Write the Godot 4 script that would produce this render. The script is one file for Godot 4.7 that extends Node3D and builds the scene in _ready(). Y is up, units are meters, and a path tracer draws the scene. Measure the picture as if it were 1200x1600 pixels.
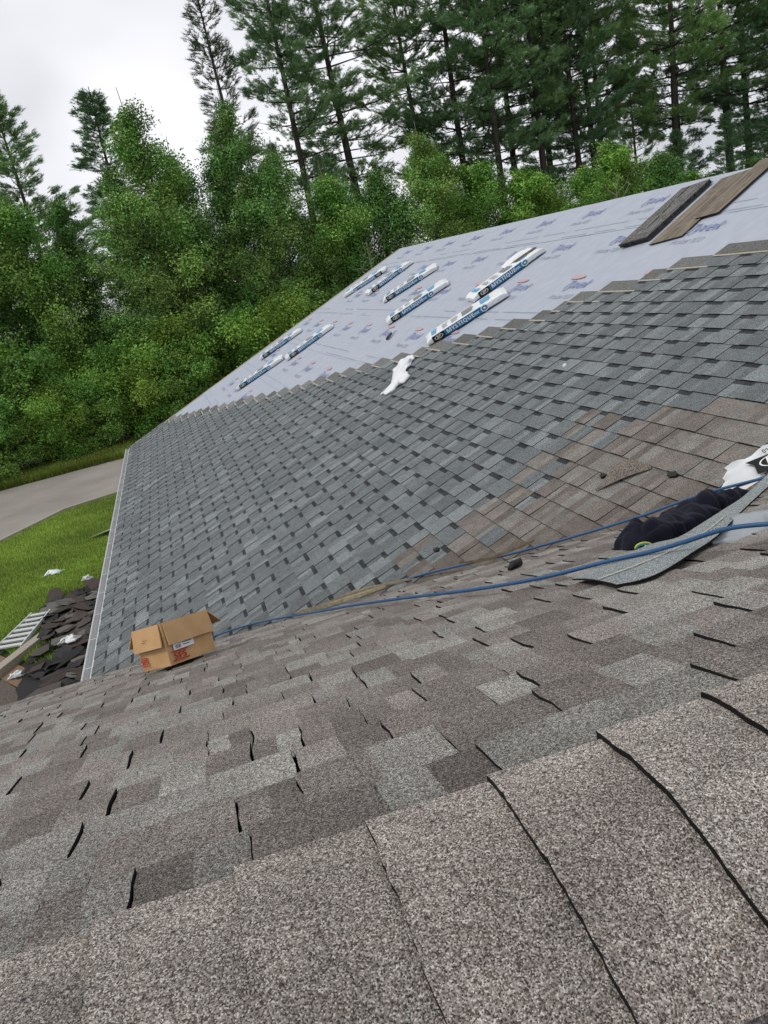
extends Node3D
# A house roof half reshingled, seen from its lower cross gable.  Metres, y up, ground at y = 0.
const EYE := Vector3(0, 5.4, 0)
const XE := -1.279          # eave of the big slope
const M := 0.416            # rise per metre of the big slope (5 in 12)
const SL := 1.08308
const EXPO := 0.143         # exposure of one shingle course
const GS := 0.3            # metres covered by one granule texture
const ZF := -17.0           # far rake
const NM := Vector3(-0.38409, 0.92329, 0)   # normal of the big slope
const UPM := Vector3(0.92329, 0.38409, 0)   # up the big slope
const WORDS := ["first", "second", "third", "fourth", "fifth", "sixth", "seventh", "eighth", "ninth", "tenth", "eleventh", "twelfth", "thirteenth", "fourteenth", "fifteenth", "sixteenth", "seventeenth", "eighteenth", "nineteenth", "twentieth", "twenty first", "twenty second", "twenty third", "twenty fourth", "twenty fifth", "twenty sixth", "twenty seventh", "twenty eighth", "twenty ninth", "thirtieth", "thirty first", "thirty second", "thirty third", "thirty fourth", "thirty fifth", "thirty sixth"]
var rng := RandomNumberGenerator.new()
var nz := FastNoiseLite.new()
var soft := FastNoiseLite.new()     # one octave, for cloth and film
var counts := {}
var cam: Camera3D
var M_ := {}
var ft := PackedFloat32Array()      # course -> distance in front of the eye, lower roof

class MB:
	var v := PackedVector3Array()
	var n := PackedVector3Array()
	var uv := PackedVector2Array()
	var c := PackedColorArray()
	var ix := PackedInt32Array()
	func quad(a: Vector3, b: Vector3, d: Vector3, e: Vector3, hint: Vector3, col := Color.WHITE, u := Rect2(0, 0, 1, 1), col2 = null) -> void:
		var nn := (d - a).cross(e - b).normalized()
		var flip := nn.dot(hint) < 0.0
		if flip: nn = -nn
		var k := v.size()
		var far: Color = col if col2 == null else col2
		v.append_array([a, b, d, e]); n.append_array([nn, nn, nn, nn]); c.append_array([col, col, far, far])
		uv.append_array([u.position, Vector2(u.end.x, u.position.y), u.end, Vector2(u.position.x, u.end.y)])
		ix.append_array([k, k + 1, k + 2, k, k + 2, k + 3] if flip else [k, k + 2, k + 1, k, k + 3, k + 2])
	func tri(a: Vector3, b: Vector3, d: Vector3, hint: Vector3, col := Color.WHITE) -> void:
		var nn := (b - a).cross(d - a).normalized()
		var flip := nn.dot(hint) < 0.0
		if flip: nn = -nn
		var k := v.size()
		v.append_array([a, b, d]); n.append_array([nn, nn, nn]); c.append_array([col, col, col])
		uv.append_array([Vector2(0, 0), Vector2(1, 0), Vector2(0.5, 1)])
		ix.append_array([k, k + 1, k + 2] if flip else [k, k + 2, k + 1])
	func box(ce: Vector3, s: Vector3, b := Basis.IDENTITY, col := Color.WHITE) -> void:
		var h := s * 0.5
		for a in 3:
			for sg in [-1.0, 1.0]:
				var d := Vector3.ZERO; d[a] = sg * h[a]
				var p := Vector3.ZERO; p[(a + 1) % 3] = h[(a + 1) % 3]
				var q := Vector3.ZERO; q[(a + 2) % 3] = h[(a + 2) % 3]
				quad(ce + b * (d - p - q), ce + b * (d + p - q), ce + b * (d + p + q), ce + b * (d - p + q), b * d, col, Rect2(0, 0, p.length() * 2, q.length() * 2))
	# rows of points -> smooth sheet; inside = a point on the hidden side of a closed sheet, or hint a direction
	func grid(rows: Array, hint: Vector3, cols = null, us := 1.0, vs := 1.0) -> void:
		var h := rows.size(); var w: int = rows[0].size(); var k := v.size()
		for j in h:
			for i in w:
				var du: Vector3 = rows[j][mini(i + 1, w - 1)] - rows[j][maxi(i - 1, 0)]
				var dv: Vector3 = rows[mini(j + 1, h - 1)][i] - rows[maxi(j - 1, 0)][i]
				var nn := du.cross(dv).normalized()
				v.append(rows[j][i]); n.append(nn); uv.append(Vector2(us * i / (w - 1.0), vs * j / (h - 1.0)))
				c.append(Color.WHITE if cols == null else cols[j][i])
		var s := 0.0
		for i in range(k, v.size()): s += n[i].dot(hint)
		var flip := s < 0.0
		if flip:
			for i in range(k, v.size()): n[i] = -n[i]
		for j in h - 1:
			for i in w - 1:
				var a := k + j * w + i
				ix.append_array([a, a + 1, a + w + 1, a, a + w + 1, a + w] if flip else [a, a + w + 1, a + 1, a, a + w, a + w + 1])
	# closed loops -> smooth skin with caps; loops run round the axis
	func loft(loops: Array, col := Color.WHITE, cap := true, us := 1.0, vs := 1.0) -> void:
		var w: int = loops[0].size(); var h := loops.size(); var k := v.size()
		var cs := []
		for l in loops:
			var m := Vector3.ZERO
			for p in l: m += p
			cs.append(m / w)
		var s := 0.0
		for j in h:
			for i in w + 1:
				var du: Vector3 = loops[j][(i + 1) % w] - loops[j][(i + w - 1) % w]
				var dv: Vector3 = loops[mini(j + 1, h - 1)][i % w] - loops[maxi(j - 1, 0)][i % w]
				var nn := du.cross(dv).normalized()
				s += nn.dot(loops[j][i % w] - cs[j])
				v.append(loops[j][i % w]); n.append(nn); c.append(col); uv.append(Vector2(us * i / float(w), vs * j / (h - 1.0)))
		var flip := s < 0.0
		if flip:
			for i in range(k, v.size()): n[i] = -n[i]
		for j in h - 1:
			for i in w:
				var a := k + j * (w + 1) + i; var b := a + w + 1
				ix.append_array([a, a + 1, b + 1, a, b + 1, b] if flip else [a, b + 1, a + 1, a, b, b + 1])
		if cap:
			for e in 2:
				var l: Array = loops[0 if e == 0 else h - 1]
				var o: Vector3 = cs[0] - cs[1] if e == 0 else cs[h - 1] - cs[h - 2]
				for i in w: tri(cs[0 if e == 0 else h - 1], l[i], l[(i + 1) % w], o, col)
	func tube(pts: Array, rad, sides := 6, col := Color.WHITE, cap := true) -> void:
		var loops := []
		var side := Vector3.ZERO
		for j in pts.size():
			var d: Vector3 = (pts[mini(j + 1, pts.size() - 1)] - pts[maxi(j - 1, 0)]).normalized()
			if side == Vector3.ZERO: side = d.cross(Vector3.UP if absf(d.y) < 0.9 else Vector3.RIGHT).normalized()
			side = (side - d * side.dot(d)).normalized()
			var up := d.cross(side)
			var r: float = rad[j] if rad is Array else rad
			var l := []
			for i in sides: l.append(pts[j] + (side * cos(TAU * i / sides) + up * sin(TAU * i / sides)) * r)
			loops.append(l)
		loft(loops, col, cap, 1.0, pts.size())
	func mesh() -> ArrayMesh:
		var a := []; a.resize(Mesh.ARRAY_MAX)
		a[Mesh.ARRAY_VERTEX] = v; a[Mesh.ARRAY_NORMAL] = n; a[Mesh.ARRAY_TEX_UV] = uv; a[Mesh.ARRAY_COLOR] = c; a[Mesh.ARRAY_INDEX] = ix
		var m := ArrayMesh.new()
		m.add_surface_from_arrays(Mesh.PRIMITIVE_TRIANGLES, a)
		return m

func fresh(parent: Node, called: String) -> String:
	var k := "%d/%s" % [parent.get_instance_id(), called]
	var i: int = counts.get(k, 0)
	counts[k] = i + 1
	return called if i == 0 else "%s_%03d" % [called, i]
func put(called: String, mesh: Mesh, mat: Material, parent: Node = self) -> MeshInstance3D:
	var o := MeshInstance3D.new()
	o.name = fresh(parent, called); o.mesh = mesh; o.material_override = mat
	parent.add_child(o, true)
	return o
func thing(called: String, label: String, category: String, at := Vector3.ZERO, group := "") -> Node3D:
	var o := Node3D.new()
	o.name = fresh(self, called); o.position = at
	add_child(o, true)
	return tag(o, label, category, group)
func tag(o: Node3D, label: String, category: String, group := "") -> Node3D:
	o.set_meta("label", label); o.set_meta("category", category)
	if group: o.set_meta("group", group)
	return o
func struct(called: String, mesh: Mesh, mat: Material) -> MeshInstance3D:
	var o := put(called, mesh, mat)
	o.set_meta("kind", "structure")
	return o
func stuff(o: Node3D) -> Node3D:
	o.set_meta("kind", "stuff"); return o

func mat(col: Color, rough := 0.9, vc := false) -> StandardMaterial3D:
	var m := StandardMaterial3D.new()
	m.albedo_color = col; m.roughness = rough; m.vertex_color_use_as_albedo = vc; m.metallic_specular = 0.35
	return m
func lin(r: float, g: float, b: float) -> Color: return Color(r, g, b).linear_to_srgb()

# granules: cells of a cellular noise, each with one of a few mineral colours, mottled at a larger scale
func granules(seed_: int, ramp: Array, cell := 4.4) -> ImageTexture:
	var f := FastNoiseLite.new()
	f.seed = seed_; f.noise_type = FastNoiseLite.TYPE_CELLULAR; f.frequency = 1.0 / cell; f.cellular_return_type = FastNoiseLite.RETURN_CELL_VALUE
	f.cellular_jitter = 1.0; f.fractal_type = FastNoiseLite.FRACTAL_NONE
	var a := f.get_image(1024, 1024, false, false, false).get_data()
	var g := FastNoiseLite.new()
	g.seed = seed_ + 5; g.frequency = 0.03; g.fractal_octaves = 4
	var b := g.get_seamless_image(1024, 1024).get_data()
	var lut := []
	for i in 256:
		for e in ramp:
			if i / 255.0 <= e[0]:
				lut.append(e[1]); break
	var out := PackedByteArray(); out.resize(1024 * 1024 * 3)
	var srgb := PackedByteArray(); srgb.resize(1024)
	for i in 1024: srgb[i] = int(255.0 * Color(i / 1023.0, 0, 0).linear_to_srgb().r)
	for i in 1024 * 1024:
		var k: Vector3 = lut[a[i]]
		var q := 0.6 + 0.8 * b[i] / 255.0
		out[i * 3] = srgb[mini(1023, int(k.x * q * 1023.0))]
		out[i * 3 + 1] = srgb[mini(1023, int(k.y * q * 1023.0))]
		out[i * 3 + 2] = srgb[mini(1023, int(k.z * q * 1023.0))]
	return ImageTexture.create_from_image(Image.create_from_data(1024, 1024, false, Image.FORMAT_RGB8, out))
func domes(seed_: int, cell := 4.4) -> ImageTexture:
	var f := FastNoiseLite.new()
	f.seed = seed_; f.noise_type = FastNoiseLite.TYPE_CELLULAR; f.frequency = 1.0 / cell; f.cellular_return_type = FastNoiseLite.RETURN_DISTANCE
	f.cellular_jitter = 1.0; f.fractal_type = FastNoiseLite.FRACTAL_NONE
	return ImageTexture.create_from_image(f.get_image(1024, 1024, true, false, true))
func blotch(seed_: int, freq: float, lo: Color, hi: Color, size := 512, oct := 5) -> ImageTexture:
	var f := FastNoiseLite.new()
	f.seed = seed_; f.frequency = freq; f.fractal_octaves = oct
	var im := f.get_seamless_image(size, size)
	var a := im.get_data()
	var out := PackedByteArray(); out.resize(size * size * 3)
	for i in size * size:
		var k := lo.lerp(hi, a[i] / 255.0)
		out[i * 3] = int(k.r * 255); out[i * 3 + 1] = int(k.g * 255); out[i * 3 + 2] = int(k.b * 255)
	return ImageTexture.create_from_image(Image.create_from_data(size, size, false, Image.FORMAT_RGB8, out))
func tri_mat(tex: Texture2D, scale: float, rough := 0.95) -> StandardMaterial3D:
	var m := mat(Color.WHITE, rough)
	m.albedo_texture = tex; m.uv1_triplanar = true; m.uv1_world_triplanar = true; m.uv1_scale = Vector3.ONE * scale
	return m

# ---------- surfaces of the two roofs
func MP(s: float, z: float, h := 0.0) -> Vector3:
	return Vector3(XE, 2.692, z) + UPM * s + NM * h
func fy(t: float) -> float: return 5.06 - 0.3255 * t - 0.0104 * t * t
func FP(x: float, t: float, h := 0.0) -> Vector3:
	var k := 0.3255 + 0.0208 * t
	return Vector3(x, fy(t), -t) + Vector3(0, 1, -k) / sqrt(1 + k * k) * h
func valley_z(s: float) -> float:
	var x := XE + s * UPM.x
	return -(-0.7825 + sqrt(maxf(0.0, 0.7825 * 0.7825 + 0.1 * (4.413 - x)))) / 0.05
func steps(tab: Array, s: float) -> float:
	if s <= tab[0][0]: return tab[0][1]
	for i in tab.size() - 1:
		if s < tab[i + 1][0]: return lerpf(tab[i][1], tab[i + 1][1], (s - tab[i][0]) / (tab[i + 1][0] - tab[i][0]))
	return tab[-1][1]
func fc(c: float) -> float:
	var i := clampi(int(floor(c)), 0, ft.size() - 2)
	return lerpf(ft[i], ft[i + 1], c - i)
func SM(u: float, c: float, h: float) -> Vector3: return MP(c * EXPO, u, h + 0.0125)
func SF(u: float, c: float, h: float) -> Vector3: return FP(u, fc(c), h - 0.011)
func size_in_view(p: Vector3, nrm: Vector3) -> float:
	var q := cam.transform.affine_inverse() * p
	if q.z > -0.2: return 0.0
	var px := 1202.0 * q.x / -q.z; var py := 1202.0 * q.y / -q.z
	if absf(px) > 620 or absf(py) > 820: return 0.0
	return absf(nrm.dot((cam.position - p).normalized())) / q.length_squared()

# one visible tab of a laminated shingle
func tab(b: MB, surf: Callable, c: int, u0: float, u1: float, up: Vector3, tone: Array, tooth: bool, band: bool, wear: float, seed_: float) -> void:
	var lift := 0.0045 if tooth else 0.0
	var hb := 0.0085 + lift; var ht := 0.0035 + lift * 0.6
	var nseg := 4
	var off := Vector2(fmod(seed_ * 0.377, 1.0), fmod(seed_ * 0.713, 1.0))
	var ed := []
	for i in nseg + 1:      # the two cut side edges, a little wavy on worn shingles
		var w := i / float(nseg) * 1.04
		var j0 := wear * 0.006 * nz.get_noise_2d(u0 * 900.0, c * 70.0 + w * 60.0)
		var j1 := wear * 0.006 * nz.get_noise_2d(u1 * 900.0, c * 70.0 + w * 60.0)
		var curl := wear * maxf(0.0, 1.0 - w * 1.3) * (0.003 + 0.004 * absf(nz.get_noise_2d(u0 * 300.0, c * 31.0)))
		ed.append([w, u0 + j0, u1 + j1, lerpf(hb, ht, w) + curl])
	var nt := tone.size()
	for i in nseg:
		var a: Array = ed[i]; var d: Array = ed[i + 1]
		for k in nt:
			var f0 := k / float(nt); var f1 := (k + 1.0) / nt
			var mo := 1.0 + (0.30 if wear > 0.3 else 0.14) * nz.get_noise_2d((u0 + (u1 - u0) * f0) * 160.0 + seed_, (c + a[0]) * 24.0)
			var mo2 := 1.0 + (0.30 if wear > 0.3 else 0.14) * nz.get_noise_2d((u0 + (u1 - u0) * f0) * 160.0 + seed_, (c + d[0]) * 24.0)
			var col: Color = tone[k] * mo
			var col2: Color = tone[k] * mo2
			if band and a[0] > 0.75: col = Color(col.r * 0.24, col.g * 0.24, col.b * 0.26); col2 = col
			var ua: float = lerpf(a[1], a[2], f0); var ub: float = lerpf(a[1], a[2], f1)
			var uc: float = lerpf(d[1], d[2], f0); var ud: float = lerpf(d[1], d[2], f1)
			var r := Rect2(off + Vector2(ua, c * EXPO + a[0] * EXPO) / GS, Vector2(ub - ua, (d[0] - a[0]) * EXPO) / GS)
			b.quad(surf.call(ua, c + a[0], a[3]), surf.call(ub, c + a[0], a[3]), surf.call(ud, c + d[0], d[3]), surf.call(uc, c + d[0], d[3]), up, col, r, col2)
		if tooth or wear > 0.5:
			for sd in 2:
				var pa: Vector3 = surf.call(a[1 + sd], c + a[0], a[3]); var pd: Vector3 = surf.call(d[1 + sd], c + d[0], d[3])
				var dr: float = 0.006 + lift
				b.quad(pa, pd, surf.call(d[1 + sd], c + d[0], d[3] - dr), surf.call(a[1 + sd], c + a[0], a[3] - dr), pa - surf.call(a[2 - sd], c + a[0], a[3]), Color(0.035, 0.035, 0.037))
	var e: Array = ed[0]
	var p0: Vector3 = surf.call(e[1], c, e[3]); var p1: Vector3 = surf.call(e[2], c, e[3])
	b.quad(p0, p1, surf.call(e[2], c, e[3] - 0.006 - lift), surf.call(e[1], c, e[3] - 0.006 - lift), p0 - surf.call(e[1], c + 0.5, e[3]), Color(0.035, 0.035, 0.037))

# lays collected tabs: the most visible ones become parts, the rest one stuff part
func lay(list: Array, called: String, rest: String, m: Material, parent: Node, most := 300) -> void:
	for t in list: t.append(size_in_view(t[0].call((t[2] + t[3]) * 0.5, t[1] + 0.5, 0.0), t[4]) * (t[3] - t[2]))
	list.sort_custom(func(a, b): return a[-1] > b[-1])
	var all := MB.new()
	for i in list.size():
		var t: Array = list[i]
		if i < most and t[-1] > 0.0:
			var b := MB.new()
			tab(b, t[0], t[1], t[2], t[3], t[4], t[5], t[6], t[7], t[8], t[9])
			put(called, b.mesh(), m, parent)
		else:
			tab(all, t[0], t[1], t[2], t[3], t[4], t[5], t[6], t[7], t[8], t[9])
	if all.v.size(): stuff(put(rest, all.mesh(), m, parent))

func new_tone() -> Array:
	var out := []
	var n := 1 + rng.randi() % 3
	for i in n:
		var v := rng.randf_range(0.31, 0.43) * (1.35 if rng.randf() < 0.25 else 1.0)
		out.append(Color(v * 0.925, v * 1.0, v * 1.02))
	return out
func old_tone() -> Array:
	var out := []
	var n := 2
	for i in n:
		var r := rng.randf()
		if r < 0.3: out.append(Color(0.57, 0.585, 0.57) * rng.randf_range(0.85, 1.1))
		elif r < 0.65: out.append(Color(0.49, 0.468, 0.452) * rng.randf_range(0.85, 1.12))
		else: out.append(Color(0.38, 0.358, 0.344) * rng.randf_range(0.85, 1.1))
	return out

func text(s: String, size: float, m: Material, parent: Node, xf: Transform3D, called := "lettering", thin := false) -> MeshInstance3D:
	var t := TextMesh.new()
	var f := SystemFont.new()
	f.font_names = PackedStringArray(["Droid Sans"]); f.font_weight = 400 if thin else 700
	t.font = f; t.text = s; t.font_size = 32; t.pixel_size = size / 24.0; t.depth = 0.001; t.curve_step = 2.0
	var o := put(called, t, m, parent)
	o.transform = xf
	return o

func _ready() -> void:
	rng.seed = 7
	nz.seed = 3; nz.frequency = 0.05
	soft.seed = 4; soft.frequency = 0.05; soft.fractal_type = FastNoiseLite.FRACTAL_NONE
	# ---- camera, sky, sun, exposure
	cam = Camera3D.new(); cam.name = "camera"
	cam.transform = Transform3D(Basis(Vector3(0.93960, -0.19986, 0.27785), Vector3(0.27146, 0.92960, -0.24929), Vector3(-0.20847, 0.30966, 0.92771)).orthonormalized(), EYE)
	cam.fov = 67.29; cam.near = 0.05; cam.far = 900.0
	add_child(cam); cam.current = true
	var env := Environment.new()
	env.background_mode = Environment.BG_SKY
	env.tonemap_mode = Environment.TONE_MAPPER_LINEAR
	env.tonemap_exposure = 1.12
	env.sdfgi_enabled = true; env.ssao_enabled = true; env.ssil_enabled = true
	var sky := Sky.new(); var pm := PanoramaSkyMaterial.new()
	pm.panorama = overcast(); sky.sky_material = pm; env.sky = sky
	env.background_energy_multiplier = 1.0
	var we := WorldEnvironment.new(); we.name = "world_environment"; we.environment = env; add_child(we)
	var sun := DirectionalLight3D.new(); sun.name = "sun"
	sun.light_energy = 0.5; sun.light_color = Color(1.0, 0.97, 0.92); sun.light_angular_distance = 14.0; sun.shadow_enabled = true
	sun.look_at_from_position(Vector3(-11, 14, -1.5), Vector3.ZERO)
	add_child(sun)
	materials()
	ground()
	house()
	trees()
	roof_items()
	yard_items()

func overcast() -> ImageTexture:
	var f := FastNoiseLite.new(); f.seed = 11; f.frequency = 1.1; f.fractal_octaves = 5
	var w := 512; var h := 256
	var im := Image.create(w, h, false, Image.FORMAT_RGBF)
	for j in h:
		var el := (0.5 - (j + 0.5) / h) * PI
		for i in w:
			var az := (i + 0.5) / w * TAU
			var d := Vector3(cos(el) * sin(az), sin(el) * 1.8, cos(el) * cos(az))
			var q := f.get_noise_3dv(d * 1.6)
			var k := clampf(0.80 + 0.5 * q, 0.6, 0.98)
			im.set_pixel(i, j, Color(k * (0.90 + 0.08 * k), k * 0.975, k * (1.08 - 0.06 * k)) if el > 0 else Color(0.16, 0.17, 0.14))
	return ImageTexture.create_from_image(im)

func materials() -> void:
	var dome := domes(21)
	var g := mat(Color.WHITE, 0.95, true)
	g.albedo_texture = granules(21, [[0.22, Vector3(0.06, 0.065, 0.07)], [0.48, Vector3(0.2, 0.21, 0.22)], [0.8, Vector3(0.4, 0.42, 0.43)], [1.0, Vector3(0.88, 0.9, 0.92)]])
	g.heightmap_enabled = true; g.heightmap_texture = dome; g.heightmap_scale = 0.08
	M_.grey = g
	var o := g.duplicate()
	o.albedo_texture = granules(21, [[0.13, Vector3(0.085, 0.078, 0.074)], [0.36, Vector3(0.2, 0.175, 0.16)], [0.6, Vector3(0.41, 0.372, 0.343)], [0.84, Vector3(0.5, 0.49, 0.475)], [1.0, Vector3(0.88, 0.87, 0.84)]])
	o.heightmap_scale = 0.1
	M_.brown = o
	M_.white = mat(lin(0.72, 0.73, 0.74), 0.45)
	M_.alu = mat(lin(0.6, 0.62, 0.63), 0.4); M_.alu.metallic = 0.35
	M_.film = mat(lin(0.68, 0.71, 0.73), 0.3)
	M_.under = tri_mat(blotch(8, 0.02, lin(0.305, 0.342, 0.4), lin(0.37, 0.408, 0.472)), 0.5, 0.7)
	M_.print = mat(lin(0.18, 0.22, 0.4), 0.8)
	M_.faint = mat(lin(0.29, 0.33, 0.42), 0.8)
	M_.seam = mat(lin(0.25, 0.285, 0.37), 0.8)
	M_.red = mat(lin(0.43, 0.3, 0.32), 0.8)
	M_.wood = tri_mat(blotch(31, 0.03, lin(0.2, 0.17, 0.13), lin(0.36, 0.32, 0.25)), 2.0)
	M_.black = mat(lin(0.012, 0.012, 0.013), 0.5)
	M_.blue = mat(lin(0.02, 0.17, 0.34), 0.35)
	M_.hose = mat(lin(0.028, 0.088, 0.2), 0.5)
	M_.conc = tri_mat(blotch(41, 0.03, lin(0.24, 0.22, 0.185), lin(0.38, 0.35, 0.3)), 1.5)
	M_.siding = mat(lin(0.55, 0.54, 0.5), 0.7)
	M_.bark = tri_mat(blotch(51, 0.06, lin(0.035, 0.03, 0.025), lin(0.11, 0.095, 0.08)), 1.2)
	M_.birch = tri_mat(blotch(52, 0.05, lin(0.14, 0.13, 0.11), lin(0.42, 0.41, 0.37)), 1.0)
	M_.deadwood = tri_mat(blotch(53, 0.05, lin(0.2, 0.17, 0.14), lin(0.36, 0.32, 0.27)), 1.0)
	var lf := mat(Color.WHITE, 0.55, true); lf.backlight = Color(0.75, 0.8, 0.4); M_.leaf = lf
	var nd := mat(Color.WHITE, 0.6, true); nd.backlight = Color(0.7, 0.78, 0.45); M_.needle = nd
	M_.grassblade = nd
	M_.lawn = tri_mat(blotch(61, 0.05, lin(0.08, 0.14, 0.018), lin(0.17, 0.26, 0.042)), 0.35)
	M_.forest = tri_mat(blotch(62, 0.05, lin(0.015, 0.024, 0.008), lin(0.035, 0.05, 0.015)), 0.2)
	M_.road = tri_mat(blotch(63, 0.008, lin(0.2, 0.185, 0.17), lin(0.29, 0.27, 0.25), 1024, 7), 0.05)
	M_.drive = tri_mat(blotch(64, 0.06, lin(0.06, 0.052, 0.046), lin(0.14, 0.12, 0.1), 512, 6), 0.5)
	M_.dirt = tri_mat(blotch(65, 0.05, lin(0.12, 0.08, 0.05), lin(0.26, 0.18, 0.12)), 0.6)
	M_.card = tri_mat(blotch(71, 0.015, lin(0.44, 0.27, 0.13), lin(0.58, 0.375, 0.19)), 1.6, 0.8)

# ---------- ground, road, lawn
func sheet(poly: Array, y: float) -> ArrayMesh:
	var b := MB.new()
	var pv := PackedVector2Array(poly)
	var id := Geometry2D.triangulate_polygon(pv)
	for i in range(0, id.size(), 3):
		var p := []
		for k in 3: p.append(Vector3(pv[id[i + k]].x, y, pv[id[i + k]].y))
		b.tri(p[0], p[1], p[2], Vector3.UP)
	return b.mesh()
func ground() -> void:
	struct("ground", sheet([Vector2(-400, 400), Vector2(400, 400), Vector2(400, -400), Vector2(-400, -400)], 0.0), M_.forest)
	struct("road", sheet([Vector2(-60, -30.4), Vector2(-7.4, -31.3), Vector2(-2.7, -31.75), Vector2(30, -33), Vector2(30, -27.4), Vector2(-2.66, -25.33), Vector2(-4.35, -24.87), Vector2(-5.47, -23.48), Vector2(-5.91, -22.94), Vector2(-8, -20.8), Vector2(-60, -14)], 0.008), M_.road)
	var lawn := [Vector2(-2.66, -25.2), Vector2(-4.3, -24.75), Vector2(-5.4, -23.4), Vector2(-5.8, -22.85), Vector2(-7.8, -20.8), Vector2(-9, -18), Vector2(-5.6, -16.2), Vector2(-4.4, -14.65), Vector2(-3.55, -13.25), Vector2(-2.6, -11.9), Vector2(-0.9, -11.0), Vector2(-0.9, -25.6)]
	struct("lawn", sheet(lawn, 0.03), M_.lawn)
	struct("driveway", sheet([Vector2(-30, -12.5), Vector2(-6.5, -14.2), Vector2(-4.35, -13.6), Vector2(-3.4, -11.9), Vector2(-0.9, -8), Vector2(-0.9, 6), Vector2(-30, 6)], 0.012), M_.drive)
	struct("dirt_strip", sheet([Vector2(-9, -16.0), Vector2(-5.4, -15.6), Vector2(-4.35, -14.3), Vector2(-3.5, -12.9), Vector2(-2.9, -11.9), Vector2(-3.5, -12.2), Vector2(-4.4, -13.6), Vector2(-6.5, -14.3), Vector2(-9, -14.6)], 0.02), M_.dirt)
	# kerb round the lawn
	var kp := [Vector2(-0.9, -25.75), Vector2(-2.66, -25.33), Vector2(-4.35, -24.87), Vector2(-5.47, -23.48), Vector2(-5.91, -22.94), Vector2(-7.9, -20.85), Vector2(-9.2, -18.2)]
	var b := MB.new()
	for i in kp.size() - 1:
		var d: Vector2 = kp[i + 1] - kp[i]
		var m: Vector2 = (kp[i] + kp[i + 1]) * 0.5
		b.box(Vector3(m.x, 0.05, m.y), Vector3(d.length() + 0.1, 0.12 + 0.004 * (i % 2), 0.13), Basis(Vector3.UP, -d.angle()))
	struct("kerb", b.mesh(), M_.conc)
	# grass of the lawn and the verge
	var gb := MB.new()
	for i in 7:
		var a := TAU * i / 7.0
		var r := 0.03 + 0.02 * (i % 3)
		var p := Vector3(cos(a), 0, sin(a)) * r
		var tip := p * 1.9 + Vector3(0, 0.05 + 0.018 * (i % 4), 0)
		var sd := Vector3(-sin(a), 0, cos(a)) * 0.007
		gb.tri(p - sd, p + sd, tip, Vector3(cos(a), 0.6, sin(a)))
	var gm := gb.mesh()
	var xs := []
	var pl := PackedVector2Array(lawn)
	while xs.size() < 38000:
		var q := Vector2(rng.randf_range(-9, -0.9), rng.randf_range(-25.5, -11.2))
		if Geometry2D.is_point_in_polygon(q, pl): xs.append([Vector3(q.x, 0.03, q.y), rng.randf_range(0.6, 1.15)])
	scatter("lawn_grass", gm, xs, Color(0.21, 0.33, 0.05), 0.6)
	xs = []
	for i in 26000:
		var x := rng.randf_range(-24, 4)
		var z := -31.5 - 0.045 * (x + 7) - absf(rng.randfn(0, 1.5)) - 0.1
		xs.append([Vector3(x, 0, z), rng.randf_range(1.3, 3.2)])
	scatter("verge_grass", gm, xs, Color(0.17, 0.24, 0.04), 0.5)
func scatter(called: String, mesh: Mesh, xs: Array, col: Color, vary: float) -> void:
	var mm := MultiMesh.new()
	mm.transform_format = MultiMesh.TRANSFORM_3D; mm.use_colors = true; mm.mesh = mesh; mm.instance_count = xs.size()
	for i in xs.size():
		mm.set_instance_transform(i, Transform3D(Basis(Vector3.UP, rng.randf() * TAU).scaled(Vector3.ONE * xs[i][1]), xs[i][0]))
		var q := 1.0 + vary * nz.get_noise_2d(xs[i][0].x * 6.0, xs[i][0].z * 6.0) + rng.randf_range(-0.2, 0.2)
		mm.set_instance_color(i, Color(col.r * q * rng.randf_range(0.9, 1.25), col.g * q, col.b * q))
	var o := MultiMeshInstance3D.new()
	o.name = called; o.multimesh = mm; o.material_override = M_.grassblade
	add_child(o, true); stuff(o)
	tag(o, "short green grass blades over the ground beside the road", "grass")

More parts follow.
